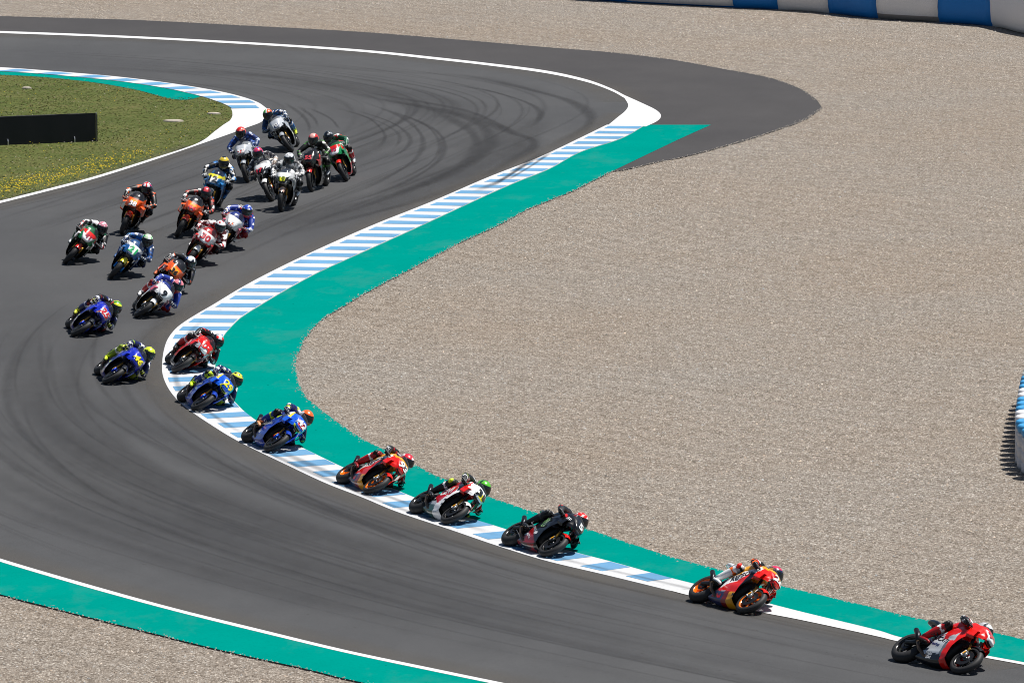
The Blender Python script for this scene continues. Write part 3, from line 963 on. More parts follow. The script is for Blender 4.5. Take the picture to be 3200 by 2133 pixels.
# ------------------------------------------------------------------ padded barrier along the top edge
WHT, BLU = (0.88, 0.86, 0.85), (0.004, 0.20, 0.62)
wall = [(0.95,249.36),(2.72,247.93),(3.87,247.1),(4.77,246.52),(7.4,245.04),(8.87,244.31),(10.51,243.01),(12.03,241.02),(13.97,239.68),(15.61,238.21),(16.45,235.76),(17.99,232.33),(19.77,227.29)]
W_ = catmull(wall, 10)
spec = [(0, 20, BLU, 'blue padded barrier block at the far left end of the barrier, mostly cut off'), (20, 40, WHT, 'white banner-covered barrier block with a blue foot strip at the top edge'),
        (40, 50, BLU, 'blue padded barrier block right of the white banner-covered one'), (50, 60, WHT, 'smooth white padded barrier block between two blue ones'),
        (60, 70, BLU, 'blue padded barrier block left of the scuffed white one'), (70, 80, WHT, 'scuffed lumpy white padded barrier block with a dirty foot'),
        (80, 90, BLU, 'blue padded barrier block nearest the right corner'), (90, 110, WHT, 'white padded barrier block at the top right corner of the view')]
HW = 1.45
for k, (i0, i1, colr, lab) in enumerate(spec):
    pts = [W_[i] for i in range(i0, min(i1, len(W_) - 1) + 1)]
    c0 = pts[0]
    dense = resample(pts, 0.28)
    n = len(dense)
    t = (dense[-1] - dense[0]).normalized()
    nrm = Vector((t.y, -t.x))
    if nrm.y > 0:
        nrm = -nrm
    mb = MB()
    vs, fs, cs = [], [], []
    prof = [(0.00, 0.0), (0.10, 0.05), (0.16, 0.18), (0.20, 0.5), (0.20, 0.9), (0.16, 1.25), (0.06, HW), (-0.5, HW), (-0.55, 0.0)]
    for i, p in enumerate(dense):
        e = min(i, n - 1 - i)
        pin = 0.10 * math.exp(-e * 1.1)
        for (o_, z) in prof:
            lump = 0.04 * mnoise.noise(Vector((p.x * (1.2 if k == 5 else .5), z * 2.0, k))) if 0.1 < z < 1.4 else 0
            if k == 5:
                lump *= 2.6
            q = p + nrm * (o_ - (pin if o_ > 0 else 0) + lump)
            vs.append((q.x - c0.x, q.y - c0.y, z))
    m_ = len(prof)
    for i in range(n - 1):
        for q in range(m_ - 1):
            fs.append((i * m_ + q, i * m_ + q + 1, (i + 1) * m_ + q + 1, (i + 1) * m_ + q))
            cc = colr
            if k == 1 and q < 1:
                cc = BLU
            if k == 5 and q < 2:
                cc = (0.30, 0.28, 0.27)
            cs.append(cc)
    fs.append(tuple(range(m_))); cs.append(colr)
    fs.append(tuple((n - 1) * m_ + q for q in range(m_ - 1, -1, -1))); cs.append(colr)
    mb.add(vs, fs, cs)
    o = link('barrier_block', mb.mesh('barrier_block'), M['vinyl'], smooth=False)
    me = o.data
    me.polygons.foreach_set('use_smooth', [True] * len(me.polygons))
    o.location = (c0.x, c0.y, 0.0)
    tag(o, lab, 'barrier', 'padded barrier blocks along the top edge')
    if k == 1:
        mark = MB()
        i = int(n * 0.80)
        p = dense[i] - c0
        for dx in (0.0, 0.14):
            q = p + t * dx + nrm * 0.225
            mark.box((q.x, q.y, 0.58), (0.10, 0.012, 0.12), (0.16, 0.13, 0.02), Matrix.Rotation(math.atan2(t.y, t.x), 3, 'Z'))
        link('lettering', mark.mesh('lettering'), M['vinyl'], o)

# ------------------------------------------------------------------ tyre barrier at the right edge
edge = catmull([(11.37,153.7),(11,152.93),(10.72,151.96),(10.52,150.39),(10.32,148.41),(10.18,146.85),(10.04,145.25),(9.96,144.1),(9.94,143.24),(10,142.45),(10.16,141.67),(10.52,140.78)])
pts = resample(edge, 0.62)
root = empty('tyre_barrier', Matrix.Translation((pts[0].x + 0.3, pts[0].y, 0)) @ Matrix.Diagonal((1, 1, 1.0, 1)))
tag(root, 'curved tyre barrier wrapped in white with blue tops at the right edge', 'barrier')
for i, p in enumerate(pts):
    t = (pts[min(i + 1, len(pts) - 1)] - pts[max(i - 1, 0)]).normalized()
    nr = Vector((-t.y, t.x))
    if nr.x < 0:
        nr = -nr
    c = p + nr * 0.29
    x, y = c.x - pts[0].x - 0.3, c.y - pts[0].y
    mb = MB()
    rr = []
    for z, r_ in ((0.0, .27), (.05, .29), (.20, .285), (.22, .265), (.24, .285), (.42, .29), (.44, .265), (.46, .285), (.64, .29), (.66, .265), (.68, .285), (.72, .28)):
        rr.append([(x + r_ * math.cos(2 * math.pi * q / 16), y + r_ * math.sin(2 * math.pi * q / 16), z) for q in range(16)])
    mb.rings(rr, (0.60, 0.60, 0.63))
    st = link('tyre_stack', mb.mesh('tyre_stack'), M['vinyl'], root, smooth=True)
    mb = MB()
    rr = []
    colr = (0.05, 0.30, 0.60) if i % 5 in (1, 2, 3) else (0.72, 0.72, 0.74)
    for z, r_ in ((.72, .25), (.74, .285), (.80, .30), (.86, .285), (.88, .24), (.86, .17), (.78, .16)):
        rr.append([(x + r_ * math.cos(2 * math.pi * q / 16), y + r_ * math.sin(2 * math.pi * q / 16), z) for q in range(16)])
    mb.rings(rr, colr, caps=False)
    link('top_tyre', mb.mesh('top_tyre'), M['vinyl'], st, smooth=True)
# ------------------------------------------------------------------ motorcycle shape (x forward, y left, z up, metres)
def interp(tab, x):
    if x <= tab[0][0]:
        return tab[0][1]
    for (a, va), (c, vc) in zip(tab, tab[1:]):
        if x <= c:
            t = (x - a) / (c - a)
            t = t * t * (3 - 2 * t) * 0.5 + t * 0.5
            return va + (vc - va) * t
    return tab[-1][1]

WX = [(-.42, .12), (-.30, .15), (-.15, .185), (0, .212), (.2, .238), (.4, .248), (.52, .236), (.62, .21), (.72, .168), (.80, .115), (.88, .05)]
WZ = [(.08, .34), (.13, .46), (.25, .72), (.4, .90), (.58, 1.0), (.8, 1.0), (.9, .93), (1.0, .82)]
def half_w(x, z):
    return interp(WX, x) * interp(WZ, z)

UP = [(.805, .765), (.765, .845), (.675, .915), (.56, .965), (.43, .985), (.30, .835), (.10, .68), (-.12, .545)]
LO = [(.79, .735), (.66, .705), (.545, .635), (.45, .50), (.40, .33), (.365, .15), (.02, .095), (-.36, .135)]
CE = [(.835, .735), (.890, .80), (.805, .905), (.690, 1.01)]   # centre line of the nose, stations u = 0, 1, 2, U_S
U_S = 3.0
upc = catmull([Vector(p) for p in UP], 14)
loc_ = catmull([Vector(p) for p in LO], 14)
def on(c, u):
    t = u * 14
    i = min(int(t), len(c) - 2)
    return c[i].lerp(c[i + 1], t - i)
NU, NV = 62, 26
US = [U_S * i / 20 for i in range(21)] + [U_S + (7 - U_S) * i / (NU - 20) for i in range(1, NU - 19)]

def pin(poly, x, z):
    return inside(poly, x, z)

def fairing_mesh(paint, nose):
    """paint(x, z, side) colours the flanks, nose(u, q) the cowl in front"""
    mb = MB()
    for sg in (1, -1):
        vs, fs, cs = [], [], []
        for u in US:
            a, c = on(upc, u), on(loc_, u)
            for j in range(NV + 1):
                t = j / NV
                p = a.lerp(c, t)
                # the trailing edge is scooped forward behind the engine
                bow = 0.10 * math.sin(math.pi * t) * max(0.0, (u - 5.2) / 1.8)
                x = p.x + bow
                # pressed crease and side duct
                w = half_w(x, p.y)
                w += 0.012 * math.exp(-((p.y - (.70 + .10 * x)) / .03) ** 2) * (1 if u > 1 else u)
                duct = math.exp(-(((x - .18) / .16) ** 2 + ((p.y - .52) / .05) ** 2))
                w -= 0.03 * duct
                vs.append((x, sg * w, p.y))
        k = NV + 1
        for i in range(len(US) - 1):
            for j in range(NV):
                q = (i * k + j, i * k + j + 1, (i + 1) * k + j + 1, (i + 1) * k + j)
                fs.append(q if sg < 0 else q[::-1])
                cx = sum(vs[a][0] for a in q) / 4
                cz = sum(vs[a][2] for a in q) / 4
                cs.append(paint(cx, cz, sg))
        mb.add(vs, fs, cs)
    # belly pan
    vs, fs, cs = [], [], []
    ub = [u for u in US if u >= 4.9]
    for u in ub:
        c = on(loc_, u)
        w = half_w(c.x + 0.0, c.y)
        for q in range(7):
            y = w * (1 - q / 3.0)
            vs.append((c.x, y, c.y - 0.018 * (1 - (y / w) ** 2)))
    for i in range(len(ub) - 1):
        for q in range(6):
            fs.append((i * 7 + q, i * 7 + q + 1, (i + 1) * 7 + q + 1, (i + 1) * 7 + q))
            cs.append(paint(vs[i * 7 + q][0], vs[i * 7 + q][2], 1))
    mb.add(vs, fs, cs)
    # nose cowl
    vs, fs, cs = [], [], []
    un = [u for u in US if u <= U_S + 1e-6]
    NQ = 20
    cec = catmull([Vector(p) for p in CE], 14)
    for u in un:
        a = on(upc, u)
        uc = u if u <= 2 else 2 + (u - 2) / (U_S - 2)
        c = on(cec, uc)
        w = half_w(a.x, a.y)
        w += 0.012 * math.exp(-((a.y - (.70 + .10 * a.x)) / .03) ** 2) * (1 if u > 1 else u)
        duct = math.exp(-(((a.x - .18) / .16) ** 2 + ((a.y - .52) / .05) ** 2))
        w -= 0.03 * duct
        for q in range(NQ + 1):
            s = -1 + 2 * q / NQ
            e = 1 - abs(s) ** 3.6
            vs.append((a.x + (c.x - a.x) * e, -w * s, a.y + (c.y - a.y) * e))
    for i in range(len(un) - 1):
        for q in range(NQ):
            fs.append((i * (NQ + 1) + q, i * (NQ + 1) + q + 1, (i + 1) * (NQ + 1) + q + 1, (i + 1) * (NQ + 1) + q))
            cs.append(nose(un[i], -1 + 2 * (q + .5) / NQ))
    mb.add(vs, fs, cs)
    return mb.mesh('fairing', weld=0.0004)

def screen_mesh():
    mb = MB()
    rows = []
    top = Vector((.475, 1.125))
    for i in range(9):
        t = i / 8
        a = on(upc, U_S + t * (4.0 - U_S))
        c = Vector(CE[3]).lerp(top, t) + Vector((0, 0.02 * math.sin(math.pi * t)))
        w = half_w(a.x, a.y) * (1 - 0.10 * t)
        rows.append([(a.x + (c.x - a.x) * (1 - abs(s) ** 3.6), -w * s, a.y + (c.y - a.y) * (1 - abs(s) ** 3.6)) for s in [-1 + q / 7 for q in range(15)]])
    vs = [p for r_ in rows for p in r_]
    fs = [(i * 15 + q, i * 15 + q + 1, (i + 1) * 15 + q + 1, (i + 1) * 15 + q) for i in range(8) for q in range(14)]
    mb.add(vs, fs, (0.05, 0.05, 0.06))
    return mb.mesh('windscreen')

def ell(x, zc, hw, hh, n=16, sq=2.4):
    out = []
    for k in range(n):
        t = 2 * math.pi * k / n
        c, s = math.cos(t), math.sin(t)
        out.append((x, hw * math.copysign(abs(c) ** (2 / sq), c), zc + hh * math.copysign(abs(s) ** (2 / sq), s)))
    return out

def lathe_y(mb, prof, col, cx=0, cz=0, n=36):
    """profile of (radius, y) turned about the wheel axis"""
    vs, fs = [], []
    k = len(prof)
    for i in range(n):
        t = 2 * math.pi * i / n
        for r_, y in prof:
            vs.append((cx + r_ * math.cos(t), y, cz + r_ * math.sin(t)))
    for i in range(n):
        j = (i + 1) % n
        for q in range(k - 1):
            fs.append((i * k + q, j * k + q, j * k + q + 1, i * k + q + 1))
    mb.add(vs, fs, col)

BLK = L('#0b0c0e')
CARB = L('#16181b')
STEEL = L('#8d9094')
_cache = {}
def cached(key, fn):
    if key not in _cache:
        _cache[key] = fn()
    return _cache[key]

def tyre_mesh(ro, w):
    mb = MB()
    prof = []
    for k in range(15):
        a = R(-112 + 224 * k / 14)
        prof.append((ro - w * .46 + w * .46 * math.cos(a), w * .5 * math.sin(a) if abs(R(90)) > 0 else 0))
    lathe_y(mb, prof, (0.02, 0.02, 0.02), n=44)
    return mb.mesh('tyre')

def rim_mesh(ri, w, col):
    mb = MB()
    lathe_y(mb, [(ri + .012, -w / 2), (ri, -w / 2), (ri - .02, -w / 2 + .02), (ri - .03, 0), (ri - .02, w / 2 - .02), (ri, w / 2), (ri + .012, w / 2)], col, n=40)
    lathe_y(mb, [(.018, -w / 2 - .03), (.045, -w / 2 - .02), (.045, w / 2 + .02), (.018, w / 2 + .03)], CARB, n=16)
    for k in range(6):
        a = 2 * math.pi * k / 6
        for sg in (-1, 1):
            d = Vector((math.cos(a + sg * .10), 0, math.sin(a + sg * .10)))
            d0 = Vector((math.cos(a), 0, math.sin(a)))
            mb.tube([d0 * .03, d * (ri - .015)], [.014, .010], 6, col)
    return mb.mesh('wheel')

def disc_mesh(r_, y):
    mb = MB()
    for sg in (-1, 1):
        lathe_y(mb, [(r_ * .55, sg * (y - .004)), (r_, sg * (y - .004)), (r_, sg * (y + .004)), (r_ * .55, sg * (y + .004))], L('#3a3b3e'), n=32)
    return mb.mesh('brake_disc')

def loft_mesh(name, secs, colf, n=16, sq=2.4):
    mb = MB()
    fine = catmull([Vector(s) for s in [(a, b_, c) for a, b_, c, _ in secs]], 5)
    hh = catmull([Vector((a, d)) for a, _, _, d in secs], 5)
    mb.rings([ell(p.x, p.y, p.z, h.y, n, sq) for p, h in zip(fine, hh)], colf=colf)
    return mb.mesh(name)

# ---- lettering -------------------------------------------------------------
_txt = {}
def text_shape(s, bold=0.03, shear=0.0):
    """outline of a word: 2-D triangles, height of a capital = 1, centred"""
    key = (s, bold, shear)
    if key not in _txt:
        cu = bpy.data.curves.new('lettering', 'FONT')
        cu.body = s
        cu.size = 1.0
        cu.offset = bold
        cu.shear = shear
        cu.resolution_u = 3
        o = bpy.data.objects.new('lettering_tmp', cu)
        COL.objects.link(o)
        dg = bpy.context.evaluated_depsgraph_get()
        me = bpy.data.meshes.new_from_object(o.evaluated_get(dg))
        bm = bmesh.new()
        bm.from_mesh(me)
        bmesh.ops.remove_doubles(bm, verts=bm.verts, dist=1e-4)
        bmesh.ops.triangulate(bm, faces=bm.faces)
        xs = [v.co.x for v in bm.verts]
        ys = [v.co.y for v in bm.verts]
        h = max(ys) - min(ys)
        cx, cy = (max(xs) + min(xs)) / 2, (max(ys) + min(ys)) / 2
        for v in bm.verts:
            v.co.x = (v.co.x - cx) / h
            v.co.y = (v.co.y - cy) / h
            v.co.z = 0
        for _ in range(3):
            le = [e for e in bm.edges if e.calc_length() > 0.18]
            if le:
                bmesh.ops.subdivide_edges(bm, edges=le, cuts=1)
                bmesh.ops.triangulate(bm, faces=bm.faces)
        bm.verts.ensure_lookup_table()
        for i, v in enumerate(bm.verts):
            v.index = i
        vs = [(v.co.x, v.co.y) for v in bm.verts]
        fs = [tuple(v.index for v in f.verts) for f in bm.faces]
        bm.free()
        bpy.data.objects.remove(o)
        bpy.data.meshes.remove(me)
        bpy.data.curves.remove(cu)
        _txt[key] = (vs, fs)
    return _txt[key]

def rect_shape(w, h, n=6, k=3, skew=0.0):
    vs = [(-w / 2 + w * i / n + skew * (-h / 2 + h * j / k), -h / 2 + h * j / k) for i in range(n + 1) for j in range(k + 1)]
    fs = [(i * (k + 1) + j, (i + 1) * (k + 1) + j, (i + 1) * (k + 1) + j + 1, i * (k + 1) + j + 1) for i in range(n) for j in range(k)]
    return vs, fs

def decal(name, parts, bvh, origin, right, up, parent, lift=0.004, mat='paint'):
    """parts: list of (shape, size, colour, dx, dy, lift) projected on the surface below"""
    origin, right, up = Vector(origin), Vector(right).normalized(), Vector(up).normalized()
    nrm = right.cross(up).normalized()
    mb = MB()
    for (vs, fs), size, col, dx, dy, lf in parts:
        out = []
        for x, y in vs:
            p = origin + right * (x * size + dx) + up * (y * size + dy)
            hit = bvh.ray_cast(p + nrm * 0.25, -nrm, 0.6)
            if hit[0] is not None:
                nn = hit[1]
                if nn.dot(nrm) < 0:
                    nn = -nn
                out.append(hit[0] + nn * lf)
            else:
                out.append(p)
        mb.add(out, fs, col)
    return link(name, mb.mesh(name), M[mat], parent)

# ---- riding position -------------------------------------------------------
NEU = dict(pel=(-.37, 0, .95), mid=(-.20, 0, 1.11), che=(-.03, 0, 1.20), nec=(.07, 0, 1.27), hea=(.155, 0, 1.335),
           shL=(.0, .185, 1.20), elL=(.20, .42, 1.02), haL=(.445, .315, .865), shR=(.0, -.185, 1.20), elR=(.20, -.42, 1.02), haR=(.445, -.315, .865),
           hiL=(-.31, .12, .92), knL=(.09, .30, .73), anL=(-.30, .22, .44), toL=(-.16, .23, .38),
           hiR=(-.31, -.12, .92), knR=(.09, -.30, .73), anR=(-.30, -.22, .44), toR=(-.16, -.23, .38))
DEEP = dict(pel=(-.39, .15, .91), mid=(-.24, .15, 1.03), che=(-.03, .13, 1.08), nec=(.10, .13, 1.10), hea=(.215, .135, 1.15),
            shL=(.0, .31, 1.03), elL=(.25, .45, .82), haL=(.45, .315, .83), shR=(-.01, -.05, 1.10), elR=(.17, -.27, 1.02), haR=(.445, -.315, .85),
            hiL=(-.35, .26, .86), knL=(.10, .38, .655), anL=(-.29, .215, .42), toL=(-.15, .22, .385),
            hiR=(-.37, .03, .90), knR=(-.01, -.25, .785), anR=(-.33, -.225, .43), toR=(-.19, -.235, .375))
# out of the saddle a little, inner leg dangling before the corner
def pose(h, tuck=0.0, leg=0.0):
    s = 1 if h >= 0 else -1
    a = min(1.0, abs(h))
    P_ = {}
    for k in NEU:
        P_[k] = Vector(NEU[k]).lerp(Vector(DEEP[k]), a)
    if tuck:
        for k in ('che', 'nec', 'hea', 'shL', 'shR', 'mid'):
            w = {'mid': .4, 'che': .8, 'nec': 1.0, 'hea': 1.15, 'shL': .8, 'shR': .8}[k]
            P_[k] = P_[k] + Vector((.16, 0, -.04)) * (tuck * w)
        for k in ('elL', 'elR'):
            P_[k] = P_[k] + Vector((.03, 0, -.08)) * tuck
    if leg:
        P_['knL'] = Vector((.02, .44, .52)); P_['anL'] = Vector((-.10, .42, .16)); P_['toL'] = Vector((.05, .43, .12))
    if s < 0:
        Q = {}
        for k, v in P_.items():
            kk = k
            if k[-1] == 'L' and k[:2] in ('sh', 'el', 'ha', 'hi', 'kn', 'an', 'to'):
                kk = k[:2] + 'R'
            elif k[-1] == 'R':
                kk = k[:2] + 'L'
            Q[kk] = Vector((v.x, -v.y, v.z))
        P_ = Q
    return P_

BONES = [('pel', .150, 'mid', .140, 'waist'), ('mid', .142, 'che', .160, 'torso'), ('che', .13, 'nec', .085, 'collar'), ('nec', .075, 'hea', .07, 'collar'),
         ('shL', .092, 'shR', .092, 'shoulder'), ('hiL', .125, 'hiR', .125, 'hip'),
         ('shL', .080, 'elL', .057, 'upperL'), ('elL', .060, 'haL', .040, 'foreL'), ('shR', .080, 'elR', .057, 'upperR'), ('elR', .060, 'haR', .040, 'foreR'),
         ('hiL', .112, 'knL', .080, 'thighL'), ('knL', .080, 'anL', .052, 'shinL'), ('hiR', .112, 'knR', .080, 'thighR'), ('knR', .080, 'anR', .052, 'shinR')]

def capsule(mb, a, ra, c, rc, n=14):
    d = (c - a)
    ln = d.length
    d = d / ln if ln > 1e-6 else Vector((1, 0, 0))
    u = d.orthogonal().normalized()
    w = d.cross(u)
    rows = []
    for k in range(5):
        t = R(-88 + 88 * k / 4.0)
        rows.append((a + d * (ra * math.sin(t)), ra * math.cos(t)))
    for k in range(1, 6):
        t = k / 6.0
        rows.append((a.lerp(c, t), ra + (rc - ra) * t + 0.012 * math.sin(math.pi * t)))
    for k in range(5):
        t = R(88 * k / 4.0)
        rows.append((c + d * (rc * math.sin(t)), rc * math.cos(t)))
    mb.rings([[tuple(p + u * (r_ * math.cos(2 * math.pi * q / n)) + w * (r_ * math.sin(2 * math.pi * q / n))) for q in range(n)] for p, r_ in rows])

def body_source(P_):
    mb = MB()
    for a, ra, c, rc, _ in BONES:
        capsule(mb, P_[a], ra, P_[c], rc)
    me = bpy.data.meshes.new('body_src')
    me.from_pydata(mb.v, [], mb.f)
    o = bpy.data.objects.new('body_src', me)
    COL.objects.link(o)
    rm = o.modifiers.new('r', 'REMESH')
    rm.mode = 'VOXEL'
    rm.voxel_size = 0.021
    sm = o.modifiers.new('s', 'SMOOTH')
    sm.factor = 0.5
    sm.iterations = 3
    return o

def paint_body(me, P_, suit, seed):
    """leather panels: colour every face after the limb it lies on"""
    segs = [(P_[a], ra, P_[c], rc, nm) for a, ra, c, rc, nm in BONES]
    pts, out = me.vertices, []
    fwd_t = (P_['che'] - P_['pel']).normalized()
    lr = (P_['shL'] - P_['shR']).normalized()
    back = fwd_t.cross(lr).normalized()
    if back.z < 0:
        back = -back
    for f in me.polygons:
        p = f.center
        best, bn, bt = 9, None, 0
        for a, ra, c, rc, nm in segs:
            d = c - a
            t = max(0.0, min(1.0, (p - a).dot(d) / d.length_squared))
            q = (p - (a + d * t)).length - (ra + (rc - ra) * t)
            if q < best:
                best, bn, bt = q, nm, t
        side = 'L' if bn[-1] == 'L' else 'R'
        n = f.normal
        c = suit['main']
        wob = 0.04 * math.sin(p.x * 61) * math.sin(p.z * 53 + p.y * 47)
        t = bt + wob
        if bn in ('torso', 'waist', 'collar', 'shoulder'):
            c = suit['main'] if n.dot(back) > -0.25 else suit.get('chest', suit['main'])
            rel = (p - P_['che']).dot(lr)
            if bn == 'shoulder':
                c = suit.get('shoulder', suit['main'])
                if abs(t - .5) > .42 and n.dot(back) > 0.25:
                    c = suit['accent']
            elif n.dot(back) > 0.35:
                if bn == 'torso' and abs(rel) < .09 and 0.35 < t < .75:
                    c = suit.get('patch', suit['accent'])
                elif bn == 'waist' and 0.55 < t < .8:
                    c = suit['second']
        elif bn.startswith('upper'):
            c = suit.get('upper', suit['main'])
            if .05 < t < .30 and n.dot(back) > 0.1:
                c = suit['accent']
            elif .52 < t < .72:
                c = suit['second']
        elif bn.startswith('fore'):
            c = suit.get('fore', suit['second'])
            if t < .16:
                c = suit.get('elbow', suit['accent'])
            elif .42 < t < .62:
                c = suit['accent']
        elif bn == 'hip':
            c = suit.get('hip', suit['main'])
        elif bn.startswith('thigh'):
            c = suit.get('thigh', suit['main'])
            if .35 < t < .55 and n.z > 0.1:
                c = suit['accent']
            elif t > .86:
                c = suit.get('knee', suit['second'])
        elif bn.startswith('shin'):
            c = suit.get('knee', suit['second']) if t < .14 else suit.get('shin', suit['main'])
            if .24 < t < .34:
                c = suit['accent']
        # sewn-on sponsor patches, a hand's width each
        cell = mnoise.cell(Vector((p.x * 15 + seed, p.y * 13, p.z * 17)))
        if bn in ('torso', 'waist', 'shoulder') or bn[:5] in ('upper', 'thigh', 'foreL', 'foreR'):
            if cell > 0.86:
                c = WHITE if sum(c) < 1.4 else BLACK
            elif cell < 0.07:
                c = suit['second']
        out.extend((c[0], c[1], c[2], 1.0) * f.loop_total)
    at = me.color_attributes.new('Col', 'FLOAT_COLOR', 'CORNER')
    at.data.foreach_set('color', out)

def helmet_mesh(h):
    mb = MB()
    n, k = 32, 20
    vs, fs, cs = [], [], []
    for j in range(k + 1):
        pol = R(2 + 136 * j / k)
        for i in range(n):
            az = 2 * math.pi * i / n
            d = Vector((math.sin(pol) * math.cos(az), math.sin(pol) * math.sin(az), math.cos(pol)))
            x = d.x * (.165 if d.x > 0 else .180)
            y = d.y * .142
            z = d.z * .163
            if d.z < -0.05:          # chin bar pushed forward, neck opening narrower
                q = min(1, (-d.z - .05) / .6)
                x += .038 * q * max(0, d.x) * 1.6
                y *= 1 - .12 * q
                x -= .02 * q * max(0, -d.x)
            if d.x < -.5 and d.z > 0.1:
                x -= .018 * (-d.x - .5) * 2   # rear spoiler
            vs.append((x, y, z))
    for j in range(k):
        for i in range(n):
            q = (i + 1) % n
            f = (j * n + i, (j + 1) * n + i, (j + 1) * n + q, j * n + q)
            fs.append(f)
            c = [sum(vs[a][t] for a in f) / 4 for t in range(3)]
            cs.append(h(c[0] / .170, c[1] / .142, c[2] / .163))
    fs.append(tuple(range(n))); cs.append(h(0, 0, 1))
    mb.add(vs, fs, cs)
    return mb.mesh('helmet')

def visor_mesh():
    mb = MB()
    n, k = 16, 6
    vs, fs = [], []
    for j in range(k + 1):
        el = R(33 - 52 * j / k)
        for i in range(n + 1):
            az = R(-78 + 156 * i / n)
            d = Vector((math.cos(el) * math.cos(az), math.cos(el) * math.sin(az), math.sin(el)))
            x, y, z = d.x * .170, d.y * .1455, d.z * .165
            if d.z < -.05:
                q = min(1, (-d.z - .05) / .6)
                x += .038 * q * max(0, d.x) * 1.6
            vs.append((x, y, z))
    for j in range(k):
        for i in range(n):
            fs.append((j * (n + 1) + i, (j + 1) * (n + 1) + i, (j + 1) * (n + 1) + i + 1, j * (n + 1) + i + 1))
    mb.add(vs, fs, (0.02, 0.02, 0.02))
    return mb.mesh('visor')

def glove_mesh(P_, side, col, col2):
    """a gloved hand: palm, four fingers closed round the grip and a thumb under it"""
    ha, el = P_['ha' + side], P_['el' + side]
    mb = MB()
    sg = 1 if side == 'L' else -1
    din = (ha - el).normalized()
    bar = Vector((-.10, sg * 1.0, -.04)).normalized()
    fw = (din - bar * din.dot(bar)).normalized()
    upv = bar.cross(fw).normalized()
    if upv.z < 0:
        upv = -upv
    mb.tube([ha - din * .10, ha - din * .04], [.052, .047], 10, col2)
    c0 = ha - fw * .035 + upv * .012
    mb.rings([[tuple(c0 + fw * a + bar * (.045 * s * math.cos(t)) + upv * (.019 * s * math.sin(t))) for t in [2 * math.pi * q / 10 for q in range(10)]]
              for a, s in ((-.045, .75), (-.02, 1.0), (.015, 1.05), (.035, .9))], col)
    for k, (off, ln) in enumerate(((-.036, .92), (-.012, 1.05), (.012, 1.0), (.035, .84))):
        path = []
        for q in range(5):
            a = R(75 - 62 * q * ln)
            path.append(ha + bar * off + fw * (.036 * math.cos(a) + .004) + upv * (.036 * math.sin(a)) * 1.0)
        mb.tube(path, [.0115, .0115, .011, .0105, .009], 7, col if k % 2 else col2)
    th = [ha - bar * .05 - fw * .03, ha - bar * .052 + fw * .0 - upv * .02, ha - bar * .03 + fw * .03 - upv * .03]
    mb.tube(th, [.014, .0125, .010], 7, col)
    return mb.mesh('glove')

def boot_mesh(P_, side, col, col2):
    kn, an, to = P_['kn' + side], P_['an' + side], P_['to' + side]
    mb = MB()
    a = kn.lerp(an, .48)
    mb.tube([a, kn.lerp(an, .62), kn.lerp(an, .8), an], [.068, .070, .062, .054], 12, col)
    d = (to - an).normalized()
    heel = an - d * .06 + Vector((0, 0, -.035))
    mb.tube([heel, an + d * .02 + Vector((0, 0, -.03)), to + Vector((0, 0, -.005)), to + d * .075, to + d * .11], [.036, .047, .043, .034, .016], 10, col2, flat=.8)
    mb.tube([heel + Vector((0, 0, -.035)), to + d * .06 + Vector((0, 0, -.035))], [.034, .038], 8, BLK, flat=.35)
    return mb.mesh('boot')
# ------------------------------------------------------------------ liveries
def stripes(*rules):
    """helmet pattern: list of (test, colour); the last colour is the shell"""
    def f(x, y, z):
        for test, c in rules[:-1]:
            if test(x, y, z):
                return c
        return rules[-1]
    return f
TOP = lambda lim: (lambda x, y, z: z > lim)
MID = lambda w: (lambda x, y, z: abs(y) < w and z > 0)
SIDE = lambda w: (lambda x, y, z: abs(y) > w and z > -.3)
CHIN = lambda x, y, z: x > .2 and z < -.35
BACK = lambda x, y, z: x < -.45
SWIRL = lambda k, p: (lambda x, y, z: math.sin(k * (x + .6 * z) + 3.0 * abs(y) + p) > 0.25)
DOTS = lambda k, p: (lambda x, y, z: math.sin(k * x + p) * math.sin(k * y * 1.1) * math.cos(k * z * .8 + p) > 0.22)

WHITE = L('#f6f7f8'); BLACK = L('#0c0d10'); RED = L('#e8180c'); DRED = L('#8e0f12'); NAVY = L('#111a4a'); BLUE = L('#123f9e')
SKY = L('#2b7fc4'); CYAN = L('#3fa9e0'); YEL = L('#f4e61c'); FLUO = L('#c9e62a'); ORA = L('#ff6a0a'); KTM = L('#ff6216'); GOLD = L('#f2a812')
GRN = L('#0c7d45'); DGRN = L('#0b4a3a'); LIME = L('#57c22a'); SIL = L('#a9b0b8'); GREY = L('#5b6068'); DGREY = L('#26292e'); PINK = L('#e77a93'); CREAM = L('#d9d2c2')

UPR = sorted(UP)
def below(x, z):
    """how far a point lies under the upper edge of the flank"""
    return interp(UPR, x) - z
def polys(base, *lst):
    def f(x, z, sg):
        c = base
        for cc, pl in lst:
            if pl(x, z) if callable(pl) else inside(pl, x, z):
                c = cc
                break
        k = mnoise.cell(Vector((x * 9 + 3, z * 20, base[0] * 40 + base[2] * 17)))
        if k > 0.90 and z < .50:
            c = WHITE if sum(c) < 1.2 else DGREY
        return c
    return f
def nose_plain(col, plate=None, w=.62, u0=1.25, u1=2.3, lip=None, top=None):
    def f(u, q):
        if lip and u < .55:
            return lip
        if plate and u0 < u < u1 and abs(q) < w:
            return plate
        if top and u >= u1:
            return top
        return col
    return f

